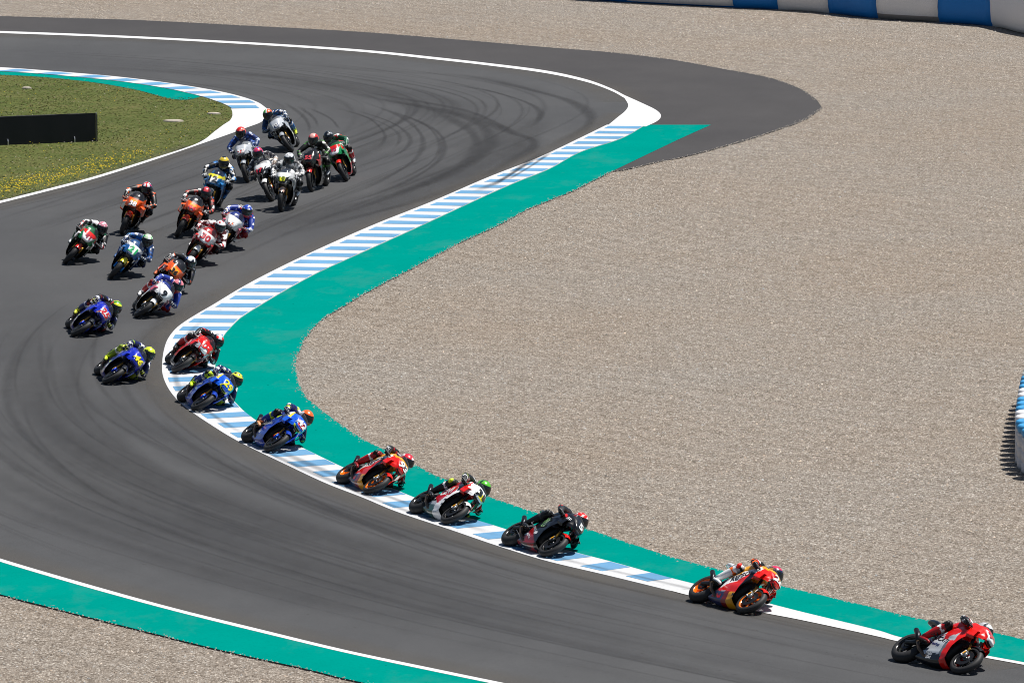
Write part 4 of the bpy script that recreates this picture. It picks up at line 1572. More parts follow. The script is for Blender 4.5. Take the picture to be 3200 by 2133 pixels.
BELLY = [(-.6, 0), (.6, 0), (.6, .24), (-.6, .27)]
FRONTB = [(.16, 0), (.6, 0), (.6, .42), (.20, .40)]
def livery(n):
    if n in (99, 4):
        if n == 99:
            side = polys(L('#c2c8ce'), (RED, lambda x, z: (x > .38 and z > .5) or (x > .08 and below(x, z) < .17 + .25 * (x - .08))), (RED, lambda x, z: x > .27 and z < .50), (L('#16181c'), lambda x, z: z < .215 - .10 * x),
                         (DRED, lambda x, z: .05 < below(x, z) < .075), (L('#6f757d'), lambda x, z: x > .20 and z < .45))
        else:
            side = polys(RED, (GREY, BELLY), (WHITE, [(.30, .62), (.42, .62), (.36, .9), (.26, .9)]), (SIL, [(.52, .62), (.9, .62), (.9, .85), (.62, .85)]))
        return dict(side=side, nose=nose_plain(RED, WHITE, .8, .3, 2.3), tank=RED, tail=BLACK if n == 99 else RED, fork=STEEL, rim=BLACK, guard=BLACK, wing=RED, caliper=WHITE,
                    texts=[('DUCATI', .02, .50, .10, BLACK, -.22), ('NetApp', -.01, .375, .075, L('#1c2a66'), -.12), ('SKF riello', -.08, .20, .05, WHITE, -.05), ('GIVI', -.02, .135, .05, WHITE, .0)] if n == 99 else
                          [('riello', .15, .60, .07, WHITE, .2)])
    if n in (26, 93):
        side = polys(L('#2c3460'),
            (GOLD, lambda x, z: x > .46 and z > .925), (RED, lambda x, z: x > .52),
            (GOLD, lambda x, z: below(x, z) < .035), (WHITE, lambda x, z: below(x, z) < .225),
            (L('#101114'), lambda x, z: x > .40 and z > .34), (RED, lambda x, z: z > .27 and x < .40),
            (GOLD, lambda x, z: x > .24), (DRED, lambda x, z: x > .09 and z < .31), (SIL, lambda x, z: z > .245))
        return dict(side=side, nose=nose_plain(RED, None, top=GOLD, u1=2.5), tank=GOLD, tail=WHITE, fork=STEEL, rim=L('#ff7d10'), guard=WHITE, guard2=RED, wing=RED, caliper=WHITE, hub=ORA,
                    texts=[('REPSOL', .215, .635, .115, BLACK, .66), ('RedBull', -.12, .165, .07, RED, .02), ('Gaviota', -.11, .265, .04, RED, .0)])
    if n == 5:
        side = polys(BLACK, (L('#a3141a'), [(-.42, .10), (.30, .085), (.34, .14), (.05, .36), (-.06, .50), (-.14, .44), (-.10, .24), (-.4, .20)]), (RED, [(.44, .86), (.56, .86), (.48, .93), (.40, .93)]))
        return dict(side=side, nose=nose_plain(BLACK, None), tank=BLACK, tail=BLACK, fork=DGREY, rim=BLACK, guard=BLACK, guard2=RED, wing=BLACK, caliper=STEEL,
                    texts=[('MOTUL', .0, .24, .05, WHITE, -.45), ('LEOVINCE', .0, .42, .05, SIL, -.5), ('ELF', -.25, .17, .05, SIL, .0)], claw=True)
    if n == 35:
        side = polys(WHITE, (L('#c8102a'), [(-.3, .46), (-.06, .36), (.18, .26), (.30, .46), (.42, .62), (.34, .82), (.30, .95), (.10, .88), (-.3, .76)]),
            (DGRN, [(.34, .82), (.42, .66), (.56, .68), (.46, .95), (.30, .95)]), (DGRN, [(-.6, .0), (.16, .0), (.14, .22), (-.6, .25)]), (SIL, [(-.6, .20), (.12, .20), (.14, .30), (-.4, .42)]),
            (RED, [(.56, .74), (.60, .74), (.50, .98), (.46, .98)]))
        return dict(side=side, nose=nose_plain(WHITE, YEL, .55, 1.0, 2.2, lip=BLACK), tank=L('#b0101e'), tail=BLACK, fork=STEEL, rim=BLACK, guard=WHITE, wing=RED, caliper=WHITE,
                    texts=[('GIVI', .12, .57, .16, WHITE, .45), ('LCR', .52, .87, .05, RED, .6)])
    if n in (42, 29):
        BB = L('#1562e6')
        side = polys(L('#0e3cb0'), (YEL, [(.46, .99), (.54, .97), (.66, .72), (.58, .72)]), (WHITE, [(.34, .93), (.46, .99), (.58, .72), (.50, .68), (.38, .80)]),
            (BB, [(.30, .80), (.46, .66), (.8, .68), (.8, 1.1), (.30, 1.1)]), (FLUO, [(.10, .72), (.24, .80), (.30, .74), (.18, .66)]),
            (WHITE, [(-.12, .58), (.06, .68), (.10, .63), (-.10, .52)]), (SIL, [(-.08, .50), (.12, .58), (.15, .54), (-.05, .45)]),
            (L('#7d9a2a'), [(-.42, .32), (-.24, .50), (-.20, .48), (-.36, .27)]))
        return dict(side=side, nose=nose_plain(BB, L('#d8413a') if n == 42 else None, .62, 1.15, 2.3, lip=FLUO), tank=L('#0e3cb0'), tail=L('#0e3cb0'), fork=L('#1a4fd0'), rim=BLACK, guard=L('#0e3cb0'), wing=BB, caliper=RED,
                    texts=[('MOTUL', -.08, .48, .05, SIL, -.6), ('S', -.08, .26, .16, SIL, .0), ('ECSTAR', .10, .50, .06, SIL, .3)])
    if n in (46, 25):
        Bm = L('#1a2fc4')
        side = polys(L('#131f8c'), (Bm, [(.30, .60), (.50, .62), (.8, .70), (.8, 1.1), (.28, 1.0), (.10, .80)]), (SIL, [(.08, .70), (.18, .76), (.16, .64), (.10, .58)]), (DGREY, [(-.6, 0), (.1, 0), (.12, .34), (-.5, .42)]), (DRED, [(.16, .1), (.26, .1), (.20, .32)]))
        return dict(side=side, nose=nose_plain(Bm, WHITE if n == 25 else None, .6, 1.2, 2.25), tank=Bm, tail=L('#131f8c'), fork=L('#1f3fc0'), rim=BLACK, guard=DGREY, wing=Bm, caliper=SIL, texts=[('YAMAHA', .20, .68, .06, WHITE, .4)])
    if n in (9, 43):
        side = polys(WHITE, (L('#1c4fc0'), [(.10, .56), (.42, .56), (.36, .76), (.12, .74)]), (RED, [(-.3, .5), (.1, .56), (.1, .66), (-.3, .6)]), (GREY, [(-.6, 0), (.6, 0), (.6, .36), (-.6, .46)]), (RED, [(.36, .80), (.46, .80), (.40, .97), (.30, .93)]))
        return dict(side=side, nose=nose_plain(WHITE, ORA if n == 43 else None, .55, 1.0, 1.8, lip=WHITE), tank=L('#1c3fae'), tail=WHITE, fork=STEEL, rim=BLACK, guard=WHITE, wing=L('#d0506a'), caliper=WHITE, texts=[('PRAMAC', .14, .66, .06, WHITE, .1)])
    if n in (36, 38, 44):
        side = polys(L('#15131c'), (KTM, [(.40, .66), (.9, .66), (.9, 1.0), (.46, 1.0), (.30, .86)]), (GOLD, [(-.05, .62), (.14, .70), (.10, .80), (-.05, .76)]), (L('#7a2a06'), [(-.3, .12), (.14, .12), (.10, .40), (-.2, .46)]))
        return dict(side=side, nose=(lambda u, q, g={36: GOLD, 38: L('#2a1512'), 44: SIL}[n]: BLACK if u < .5 else (g if .9 < u < 1.7 and abs(q) < .6 else (GOLD if 1.8 < u < 2.35 and abs(q) < .5 else (L('#1a1216') if u > 2.6 else KTM)))), tank=L('#15131c'), tail=KTM, fork=DGREY, rim=BLACK, guard=L('#ff3a12'), wing=KTM, caliper=STEEL, bigwing=True, texts=[('Red Bull', .10, .52, .08, ORA, .2)])
    if n in (21, 12):
        a = L('#1d66b0') if n == 21 else L('#2a80c4')
        side = polys(a, (YEL, [(.30, .88), (.62, .90), (.62, 1.1), (.30, 1.1)]) if n == 12 else (WHITE, [(.34, .90), (.66, .90), (.6, 1.1), (.34, 1.1)]), (L('#123a74'), [(-.6, 0), (.6, 0), (.6, .4), (-.6, .5)]), (GOLD, [(-.1, .2), (.06, .2), (.1, .44), (-.08, .42)]))
        return dict(side=side, nose=nose_plain(a, WHITE, .66, .9, 2.2, top=WHITE if n == 21 else YEL), tank=a, tail=a, fork=L('#2f8ae0'), rim=BLACK, guard=SIL, guard2=YEL if n == 21 else SIL, wing=a, caliper=STEEL, texts=[('EG 0,0', .14, .62, .08, WHITE, .1)])
    if n in (41, 45):
        side = polys(L('#0d8a4c'), (WHITE, [(.26, .70), (.36, .70), (.48, 1.02), (.36, 1.02)]), (RED, [(-.4, .48), (.10, .54), (.24, .70), (.30, .95), (.0, .9), (-.4, .7)]), (BLACK if n == 41 else L('#c81a22'), [(-.6, 0), (.6, 0), (.6, .38), (-.6, .46)]), (RED, [(.46, .66), (.54, .66), (.62, .9), (.52, .96)]))
        return dict(side=side, nose=nose_plain(WHITE, WHITE, .7, .9, 2.0, lip=GRN, top=RED), tank=L('#0d8a4c'), tail=RED, fork=DGREY, rim=BLACK, guard=BLACK, guard2=RED, wing=GRN if n == 45 else WHITE, caliper=STEEL, texts=[('aprilia', .0, .30, .11, WHITE, .3)])
    if n == 30:
        side = polys(L('#c21722'), (WHITE, [(.34, .78), (.9, .78), (.9, 1.1), (.34, 1.1)]), (GREY, [(-.6, 0), (.6, 0), (.6, .36), (-.6, .46)]))
        return dict(side=side, nose=nose_plain(WHITE, None, lip=RED, top=WHITE), tank=RED, tail=WHITE, fork=RED, rim=BLACK, guard=WHITE, wing=RED, caliper=STEEL, texts=[('IDEMITSU', .12, .66, .06, WHITE, .2)])
    if n in (53, 10):
        side = polys(L('#c9ced6'), (BLACK, [(.52, .60), (.8, .60), (.8, .76), (.60, .76)]), (L('#39405c'), [(-.1, .44), (.24, .52), (.34, .66), (.1, .62)]), (GREY, [(-.6, 0), (.6, 0), (.6, .26), (-.6, .34)]))
        return dict(side=side, nose=nose_plain(L('#c9ced6'), L('#e0463c') if n == 53 else L('#1c3a74'), .58, .9, 1.8, lip=WHITE), tank=SIL, tail=SIL, fork=STEEL, rim=BLACK, guard=SIL, wing=SIL, caliper=STEEL, texts=[('AVINTIA', .12, .60, .07, NAVY, .2)])
    if n in (17, 19):
        side = polys(L('#e2e4e6'), (BLACK, [(.50, .60), (.9, .60), (.9, .84), (.56, .86)]), (GREY if n == 19 else SIL, [(-.6, 0), (.6, 0), (.6, .52), (-.6, .60)]))
        return dict(side=side, nose=nose_plain(BLACK, L('#f0ee28') if n == 19 else BLACK, .5, .9, 1.9, lip=WHITE, top=WHITE), tank=WHITE, tail=WHITE, fork=STEEL, rim=BLACK, guard=L('#c9a79a') if n == 19 else WHITE, wing=BLACK, caliper=RED, texts=[('pull&bear', .1, .62, .07, GREY, .1)])
    if n == 55:
        side = polys(L('#101713'), (L('#173f22'), [(-.2, .40), (.2, .46), (.3, .66), (.0, .62)]), (RED, [(.44, .70), (.56, .70), (.50, .95), (.42, .95)]), (L('#2c2c1a'), [(-.3, .15), (.1, .15), (.1, .38), (-.2, .4)]))
        return dict(side=side, nose=nose_plain(BLACK, None, lip=DGREY, top=BLACK), tank=BLACK, tail=BLACK, fork=DGREY, rim=BLACK, guard=L('#e0342c'), wing=L('#8a1a1c'), caliper=STEEL, texts=[('MONSTER', .08, .58, .06, LIME, .2)])

# number, front-tyre contact on the ground (m), heading (deg, 0 = towards the camera, + = to the right), lean (deg, + = to its left), hang, tuck, leg
FIELD = [
 (99, (7.37,120.45), 39, 56, 1.0, .55), (26, (3.96,126.26), 33, 57, .95, .6), (5, (0.53,132.3), 28, 59, .9, .4), (35, (-1.3,136.05), 25, 59, .85, .1),
 (93, (-2.84,139.69), 22, 60, .95, .1), (42, (-4.93,145.14), 20, 57, .9, 0), (29, (-6.64,150.83), 14, 58, .9, 0), (4, (-7.31,156.58), 8, 56, .85, 0),
 (46, (-8.71,154.97), 10, 58, .9, 0), (25, (-9.83,162.54), 8, 57, .9, 0), (9, (-8.58,165.74), 4, 52, .9, 0), (36, (-8.47,169.53), -3, 48, .85, 0),
 (21, (-9.53,172.75), -4, 40, .8, 0), (41, (-10.78,175.59), -3, 42, .85, 0), (38, (-9.7,181.46), -9, 22, .6, 0), (44, (-8.32,180.91), -7, 29, .55, 0),
 (30, (-7.86,175), -6, 37, .7, 0), (43, (-7.28,177.99), -7, 34, .75, 0), (12, (-7.82,186.28), -10, 15, .35, 0), (53, (-6.96,192.99), -9, -12, -.25, 0),
 (10, (-6,200.41), -4, -33, -.7, 0), (17, (-6.17,188.69), -11, -22, -.3, 0), (19, (-5.88,186.38), -10, 3, .2, 0), (55, (-5.22,190.87), -13, -5, .1, 0), (45, (-4.35,193.29), -6, -24, -.5, 0)]

# rider clothing: suit panels, helmet pattern, gloves, boots
def suit(main, second, accent, **k):
    d = dict(main=main, second=second, accent=accent)
    d.update(k)
    return d
RID = {
 99: (suit(L('#b3121a'), BLACK, WHITE, chest=BLACK, knee=BLACK, thigh=L('#a01218')), stripes((CHIN, BLACK), (SIDE(.86), BLACK), (lambda x, y, z: abs(x - .25) < .12 and z > .3, L('#202428')), WHITE), BLACK, L('#a01218'), BLACK),
 26: (suit(WHITE, BLACK, ORA, chest=BLACK, knee=SIL, shoulder=WHITE, upper=RED), stripes((CHIN, SIL), (TOP(.7), L('#e8305a')), (SIDE(.75), GOLD), (SWIRL(6, 1), NAVY), (MID(.4), RED), NAVY), BLACK, WHITE, RED),
 5: (suit(BLACK, DGREY, L('#3a3d40'), patch=L('#3c6a2a'), shoulder=BLACK, elbow=RED, knee=BLACK), stripes((CHIN, L('#8f9aa0')), (DOTS(7, .4), WHITE), (TOP(.15), RED), (MID(.3), RED), BLACK), BLACK, BLACK, DGREY),
 35: (suit(BLACK, DGREY, WHITE, patch=WHITE, elbow=FLUO, knee=L('#1c2a10'), thigh=BLACK), stripes((CHIN, L('#123026')), (SWIRL(9, 2), L('#0b2a1c')), (TOP(.2), LIME), (SIDE(.6), FLUO), L('#2c8a3a')), L('#10281c'), BLACK, FLUO),
 93: (suit(L('#b8141c'), BLACK, WHITE, chest=BLACK, fore=DGREY, elbow=L('#7a1a1c'), knee=DRED), stripes((CHIN, L('#c8ccd0')), (DOTS(6, .2), WHITE), (TOP(.1), L('#e02038')), (SIDE(.6), RED), WHITE), BLACK, DRED, BLACK),
 42: (suit(L('#12308c'), L('#0c1850'), FLUO, chest=L('#0c1850'), shoulder=L('#12308c'), knee=BLACK, patch=WHITE, thigh=L('#0c1640')), stripes((CHIN, ORA), (SIDE(.78), WHITE), (TOP(.45), L('#ff6a1e')), (SWIRL(6, .5), BLACK), WHITE), L('#0c1850'), L('#d89a6a'), BLACK),
 29: (suit(L('#12308c'), L('#0c1850'), WHITE, chest=L('#0c1850'), knee=FLUO, patch=WHITE, thigh=BLACK), stripes((CHIN, DGRN), (DOTS(8, 1), BLACK), (TOP(.0), L('#dfe44a')), BLACK), L('#0c1850'), FLUO, BLACK),
 4: (suit(L('#c11a20'), BLACK, WHITE, chest=WHITE, upper=RED, fore=DGREY, knee=BLACK, thigh=NAVY), stripes((CHIN, BLACK), (MID(.25), L('#d8dade')), (SIDE(.6), BLACK), (SWIRL(6, 0), RED), L('#b8bcc2')), BLACK, BLACK, DGREY),
 46: (suit(L('#141f74'), NAVY, WHITE, chest=NAVY, thigh=L('#8fae28'), knee=L('#d8e63a'), shin=L('#7f9a26'), elbow=L('#8fae28'), fore=NAVY), stripes((CHIN, L('#20241c')), (DOTS(6, 1.2), L('#5a7a1a')), L('#d6e62c')), L('#cfe02a'), L('#c2d62a'), L('#7f9a26')),
 25: (suit(L('#141c60'), BLACK, L('#c8cce0'), chest=BLACK, thigh=BLACK, knee=DRED, elbow=DRED), stripes((CHIN, BLACK), (SIDE(.7), L('#c81c14')), (SWIRL(8, .7), L('#2a8a2a')), (TOP(.1), L('#e0e83a')), L('#8ab02a')), L('#b8c83a'), L('#c2c83a'), BLACK),
 9: (suit(L('#c02028'), L('#1c3a9a'), WHITE, chest=L('#c02028'), upper=L('#1c3a9a'), fore=NAVY, thigh=DRED, knee=RED), stripes((CHIN, DRED), (MID(.22), L('#141c50')), (TOP(.1), L('#ef8a96')), L('#d8424e')), L('#c8ccd6'), WHITE, DRED),
 36: (suit(L('#14182c'), BLACK, L('#9098a8'), thigh=L('#3a1414'), knee=BLACK, elbow=KTM), stripes((CHIN, BLACK), (DOTS(6, .3), L('#1a2030')), (SIDE(.62), L('#2c5ab0')), WHITE), BLACK, L('#c8663a'), BLACK),
 21: (suit(L('#1b5aa8'), L('#0f2c5a'), WHITE, chest=L('#0f2648'), elbow=CYAN, knee=BLACK, thigh=L('#0f2c5a')), stripes((CHIN, BLACK), (DOTS(6, .8), WHITE), (SIDE(.55), L('#2aa84a')), (TOP(.2), L('#cfe8c8')), L('#2aa84a')), L('#c8d6e6'), L('#2a5a94'), NAVY),
 41: (suit(L('#0d5c40'), BLACK, WHITE, chest=DGRN, upper=L('#d8dade'), fore=L('#b81c28'), knee=BLACK, thigh=BLACK), stripes((CHIN, BLACK), (DOTS(7, .5), WHITE), L('#d98a9c')), BLACK, L('#c8ccd2'), BLACK),
 38: (suit(L('#17171c'), BLACK, KTM, shoulder=BLACK, patch=WHITE, knee=BLACK), stripes((CHIN, BLACK), (MID(.14), L('#e01c22')), (lambda x, y, z: abs(x - .2) < .13 and z > .4, L('#e01c22')), (lambda x, y, z: z > .35 and abs(y) < .55, WHITE), L('#1c3f9a')), L('#c87a5a'), L('#1c1c22'), BLACK),
 44: (suit(L('#241318'), BLACK, L('#c84a3a'), patch=WHITE, knee=BLACK, upper=L('#7a1c20')), stripes((CHIN, BLACK), (lambda x, y, z: abs(y) < .4 and z > .45, L('#d84a52')), (TOP(.2), L('#5a1014')), BLACK), L('#b8bcc4'), L('#1c1c22'), BLACK),
 30: (suit(L('#8a141c'), L('#4a0c12'), WHITE, chest=L('#4a0c14'), upper=WHITE, fore=L('#c82430'), knee=BLACK), stripes((CHIN, BLACK), (DOTS(6, 1.5), L('#b81c28')), WHITE), BLACK, WHITE, BLACK),
 43: (suit(L('#c8242e'), L('#1c3a9a'), WHITE, chest=L('#1c2c70'), upper=L('#1c3a9a'), fore=L('#c8ccd6'), knee=DRED, thigh=DRED), stripes((CHIN, L('#c02430')), (DOTS(6, .9), WHITE), (TOP(.45), L('#2a4ab8')), (SIDE(.7), L('#d8362a')), L('#d8362a')), L('#c02430'), WHITE, DRED),
 12: (suit(L('#1a3c66'), BLACK, L('#2f80c8'), chest=BLACK, fore=L('#c2c8ce'), knee=BLACK, thigh=BLACK), stripes((CHIN, L('#8a7a28')), (lambda x, y, z: z > .90, BLACK), (lambda x, y, z: z > .15, L('#e2c63a')), L('#25241c')), L('#c8ccd2'), L('#3a80c0'), BLACK),
 53: (suit(L('#1c55b0'), L('#16306a'), L('#c8d8ec'), chest=L('#14264a'), knee=BLACK, patch=RED), stripes((CHIN, BLACK), (DOTS(6, .2), L('#f09a8a')), (TOP(-.1), L('#e42a22')), L('#2a2c30')), L('#c8ccd6'), L('#7f9a2a'), BLACK),
 10: (suit(L('#2a66a8'), L('#1a3a62'), WHITE, chest=L('#2a3848'), fore=L('#5a6a80'), knee=BLACK, thigh=BLACK), stripes((CHIN, L('#2a3a2c')), (lambda x, y, z: z > .3 and y > .1, L('#e8622a')), (lambda x, y, z: z > .3 and y < -.1, L('#4ab83a')), (TOP(.2), WHITE), L('#2c5a48')), L('#5a6a80'), L('#c8d83a'), BLACK),
 17: (suit(L('#c8c4bc'), L('#3a3a3e'), WHITE, chest=L('#55585c'), fore=L('#b8a89a'), knee=BLACK, thigh=DGREY), stripes((CHIN, L('#2c4a4a')), (DOTS(7, .6), L('#3a5ac0')), (TOP(.1), L('#d8365a')), L('#8a94a8')), L('#b88a7a'), CREAM, BLACK),
 19: (suit(L('#dadcde'), L('#303238'), L('#8a8e94'), chest=L('#8a8e94'), fore=L('#e2e4e6'), knee=BLACK, thigh=L('#1a1c20'), shin=BLACK), stripes((CHIN, L('#4a4c50')), (DOTS(6, 1.1), L('#7a7e86')), L('#eceef0')), L('#c8ccd2'), WHITE, BLACK),
 55: (suit(L('#14201a'), BLACK, L('#4a8a3a'), chest=BLACK, shoulder=L('#1c3c26'), fore=BLACK, knee=BLACK), stripes((CHIN, BLACK), (lambda x, y, z: abs(y) < .45 and z > .5, L('#e8b0a8')), (TOP(.0), L('#d82a22')), L('#1a1c1c')), BLACK, L('#c2c6ca'), BLACK),
 45: (suit(L('#b81c26'), L('#0d5c40'), WHITE, chest=DGRN, upper=L('#c8242e'), fore=L('#d8dade'), knee=BLACK, thigh=BLACK), stripes((CHIN, BLACK), (DOTS(6, .5), L('#9aa0a6')), (BACK, RED), L('#15171a')), BLACK, L('#c8ccd2'), BLACK),
}
PLATE = {99: L('#d8303c'), 26: WHITE, 5: WHITE, 35: BLACK, 93: WHITE, 42: WHITE, 29: YEL, 4: RED, 46: YEL, 25: L('#d81c2c'), 9: BLACK, 36: BLACK, 21: L('#2ab46a'), 41: L('#a82440'),
         38: WHITE, 44: L('#d8242a'), 30: L('#c01c2c'), 43: WHITE, 12: L('#20242c'), 53: WHITE, 10: WHITE, 17: L('#e0203a'), 19: L('#6a7a10'), 55: L('#e04a52'), 45: L('#c02448')}
DESC = {99: ('red and silver', 'leading the field at lower right', 'red leathers and white, black and red helmet'), 26: ('red, white and orange', 'second in line behind the leader', 'white, red and orange leathers and dark blue helmet'),
 5: ('all black', 'with green claw marks and a red belly, third in line', 'black leathers and red and white helmet'), 35: ('white and red', 'with a dark green belly on the striped kerb', 'black and white leathers and green flame helmet'),
 93: ('red, white and orange', 'on the kerb behind the white and red one', 'red leathers and red and white helmet'), 42: ('blue', 'with a red number panel riding over the kerb', 'blue and fluorescent yellow leathers and orange helmet'),
 29: ('blue', 'with a yellow number on the inside of the kerb', 'blue leathers and yellow and black helmet'), 4: ('red', 'with white nose on the tightest part of the kerb', 'red and white leathers and grey helmet'),
 46: ('dark blue', 'with a yellow number on the asphalt beside the kerb', 'dark blue leathers with yellow-green legs and fluorescent yellow helmet'), 25: ('dark blue', 'with a red on white number at far left', 'dark blue leathers and green, yellow and red helmet'),
 9: ('white, blue and red', 'in front of an orange one', 'red and blue leathers and pink-red helmet'), 36: ('orange and black', 'half hidden behind the white one numbered 9', 'dark navy leathers and white and blue helmet'),
 21: ('blue', 'with white nose and green number', 'blue leathers and green and white helmet'), 41: ('green, white and red', 'leaning at the far left of the pack', 'green and white leathers and pink helmet'),
 38: ('orange and black', 'with white number nearest the infield grass', 'black and orange leathers and helmet with a red cross'), 44: ('orange', 'with red number in the middle of the pack', 'black and red leathers and dark red helmet'),
 30: ('white and red', 'with red number in front of a white and blue one', 'dark red and white leathers and white and red helmet'), 43: ('white and blue', 'with an orange number panel behind the red and white one', 'blue, white and red leathers and red and blue helmet'),
 12: ('light blue and yellow', 'with white number panel', 'black and blue leathers and gold and black helmet'), 53: ('silver', 'with red number panel near the white apron', 'blue leathers and bright red helmet'),
 10: ('silver', 'rearmost, leaning right by the white apron', 'blue leathers and green and orange helmet'), 17: ('white', 'with red number on a black nose', 'pale grey leathers and pink and blue helmet'),
 19: ('white and grey', 'with a yellow number panel', 'white leathers and white helmet'), 55: ('black and green', 'upright, coming straight on with red number', 'black and green leathers and red helmet'),
 45: ('green, white and red', 'rightmost of the back group, leaning right', 'red, white and green leathers and black helmet')}

# ------------------------------------------------------------------ build the field
src = {}
for num, *_rest in FIELD:
    hang, tuck = _rest[3], _rest[4]
    key = (round(hang, 2), tuck)
    if key not in src:
        P_ = pose(hang, tuck)
        src[key] = (P_, body_source(P_))
dg = bpy.context.evaluated_depsgraph_get()
for key, (P_, o) in list(src.items()):
    me = bpy.data.meshes.new_from_object(o.evaluated_get(dg))
    src[key] = (P_, me, o)
for key, (P_, me, o) in src.items():
    bpy.data.objects.remove(o)

ON_KERB = (5, 35, 93, 42, 29, 4)
for num, (fx, fy), head, lean, hang, tuck in FIELD:
    lv = livery(num)
    al = R(head - 90)
    fwd = Vector((math.cos(al), math.sin(al), 0))
    z = 0.022 + 0.062 * (1 - math.cos(R(lean))) + (0.020 if num in ON_KERB else (0.010 if num == 26 else 0.0))
    org = Vector((fx, fy, z)) - fwd * 0.72
    MW = Matrix.Translation(org) @ Matrix.Rotation(al, 4, 'Z') @ Matrix.Rotation(R(-lean), 4, 'X')
    hue, where, wear_ = DESC[num]
    bike = empty('motorcycle', MW)
    tag(bike, '%s racing motorcycle %s' % (hue, where), 'motorcycle', 'racing motorcycles in the pack')
    # --- bodywork
    fair = link('fairing', fairing_mesh(lv['side'], lv['nose']), M['paint'], bike, smooth=True)
    me = fair.data
    bvh = BVHTree.FromPolygons([v.co.copy() for v in me.vertices], [tuple(p.vertices) for p in me.polygons])
    # number on the nose
    stxt = {4: '04'}.get(num, str(num))
    shp = text_shape(stxt, 0.035, 0.15 if num in (46, 25, 93, 26) else 0.0)
    size = 0.19 if num not in (36, 44, 38, 53, 10, 17, 19, 43, 41, 45, 55) else 0.14
    o_ = (.795, 0, .895) if num not in (36, 38, 44, 43, 9, 53, 10, 17, 19) else (.845, 0, .865)
    parts = []
    if num in (93, 26, 46):
        parts.append((text_shape(stxt, 0.085, 0.15), size * 1.10, BLACK if num != 26 else L('#a01018'), 0, 0, .009))
    if num == 25:
        parts.append((text_shape(stxt, 0.10, 0.15), size * 1.12, WHITE, 0, 0, .009))
    parts.append((shp, size, PLATE[num], 0, 0, .014))
    decal('race_number', parts, bvh, o_, (0, 1, 0), (-.70, 0, .71), fair)
    for s_, x, zc, h, c, sl in lv['texts']:
        sh = text_shape(s_, 0.03, 0.1)
        for sg in (-1, 1):
            if lean > 25 and sg > 0:
                continue                       # the underside flank is out of sight
            rt = Vector((1, 0, sl * 0.9)) if sg < 0 else Vector((-1, 0, -sl * 0.9))
            upv = Vector((-sl * 0.9, 0, 1))
            decal('lettering', [(sh, h, c, 0, 0, .004)], bvh, (x, sg * .26, zc), rt, upv, fair)
    if lv.get('claw'):
        pr = []
        for k, (w, h) in enumerate(((.022, .20), (.020, .23), (.026, .18))):
            pr.append((rect_shape(w, h, 2, 8, skew=-.10), 1.0, L('#a9c9a0') if k else L('#8fd07a'), -.05 + .05 * k, .01 * k, .004))
        decal('claw_emblem', pr, bvh, (.17, -.26, .58), (1, 0, -.30), (.30, 0, 1), fair)
        pr = [(rect_shape(.10, .014, 5, 2), 1.0, WHITE, 0, -.03 + .03 * k, .004) for k in range(3)]
        decal('claw_emblem', pr, bvh, (.62, -.19, .85), (.75, .62, -.1), (0, 0, 1), fair)
    link('windscreen', cached('screen', screen_mesh), M['screen'], bike, smooth=True)
    def intake():
        mb = MB()
        mb.rings([ell(.80, .755, .085, .03), ell(.865, .775, .075, .028), ell(.868, .775, .06, .02)], BLK)
        return mb.mesh('air_intake')
    link('air_intake', cached('intake', intake), M['plain'], bike, smooth=True)
    tc, lc = lv['tank'], lv['tail']
    link('fuel_tank', loft_mesh('fuel_tank', [(.36, .89, .15, .05), (.26, .925, .19, .10), (.10, .905, .195, .14), (-.04, .84, .18, .165), (-.20, .755, .14, .145)], lambda x, y, z, c=tc: c), M['paint'], bike, smooth=True)
    link('tail_unit', loft_mesh('tail_unit', [(-.13, .815, .13, .035), (-.30, .83, .15, .045), (-.48, .895, .145, .065), (-.62, .935, .12, .055), (-.74, .955, .085, .04), (-.82, .96, .04, .02)],
         lambda x, y, z, c=lc: (BLACK if x > -.45 and z > .84 else c)), M['paint'], bike, smooth=True)
    def engine():
        mb = MB()
        mb.rings([ell(x, zc, hw, hh, 14, 3.2) for x, zc, hw, hh in ((.44, .62, .10, .08), (.36, .46, .15, .22), (.2, .46, .17, .30), (-.05, .48, .16, .30), (-.25, .48, .12, .24), (-.36, .46, .09, .16))], BLK)
        mb.rings([ell(x, zc, hw, hh, 10, 2.6) for x, zc, hw, hh in ((-.05, .62, .13, .14), (-.22, .68, .13, .15), (-.4, .77, .11, .09), (-.62, .88, .07, .05))], CARB)
        return mb.mesh('engine')
    link('engine', cached('engine', engine), M['plain'], bike, smooth=True)
    # --- running gear
    for (nm, x, r_, w, ri, rw, dr, dy) in (('front', .72, .302, .122, .215, .095, .165, .066), ('rear', -.72, .325, .195, .220, .160, .11, .09)):
        wl = link('wheel', cached(('rim', nm, lv['rim']), lambda: rim_mesh(ri, rw, lv['rim'])), M['paint'], bike, smooth=True, matrix=Matrix.Translation((x, 0, r_)) @ Matrix.Rotation(random.uniform(0, 6), 4, 'Y'))
        link('tyre', cached(('tyre', nm), lambda: tyre_mesh(r_, w)), M['rubber'], wl, smooth=True)
        link('brake_disc', cached(('disc', nm), lambda: disc_mesh(dr, dy)), M['metal'], wl)
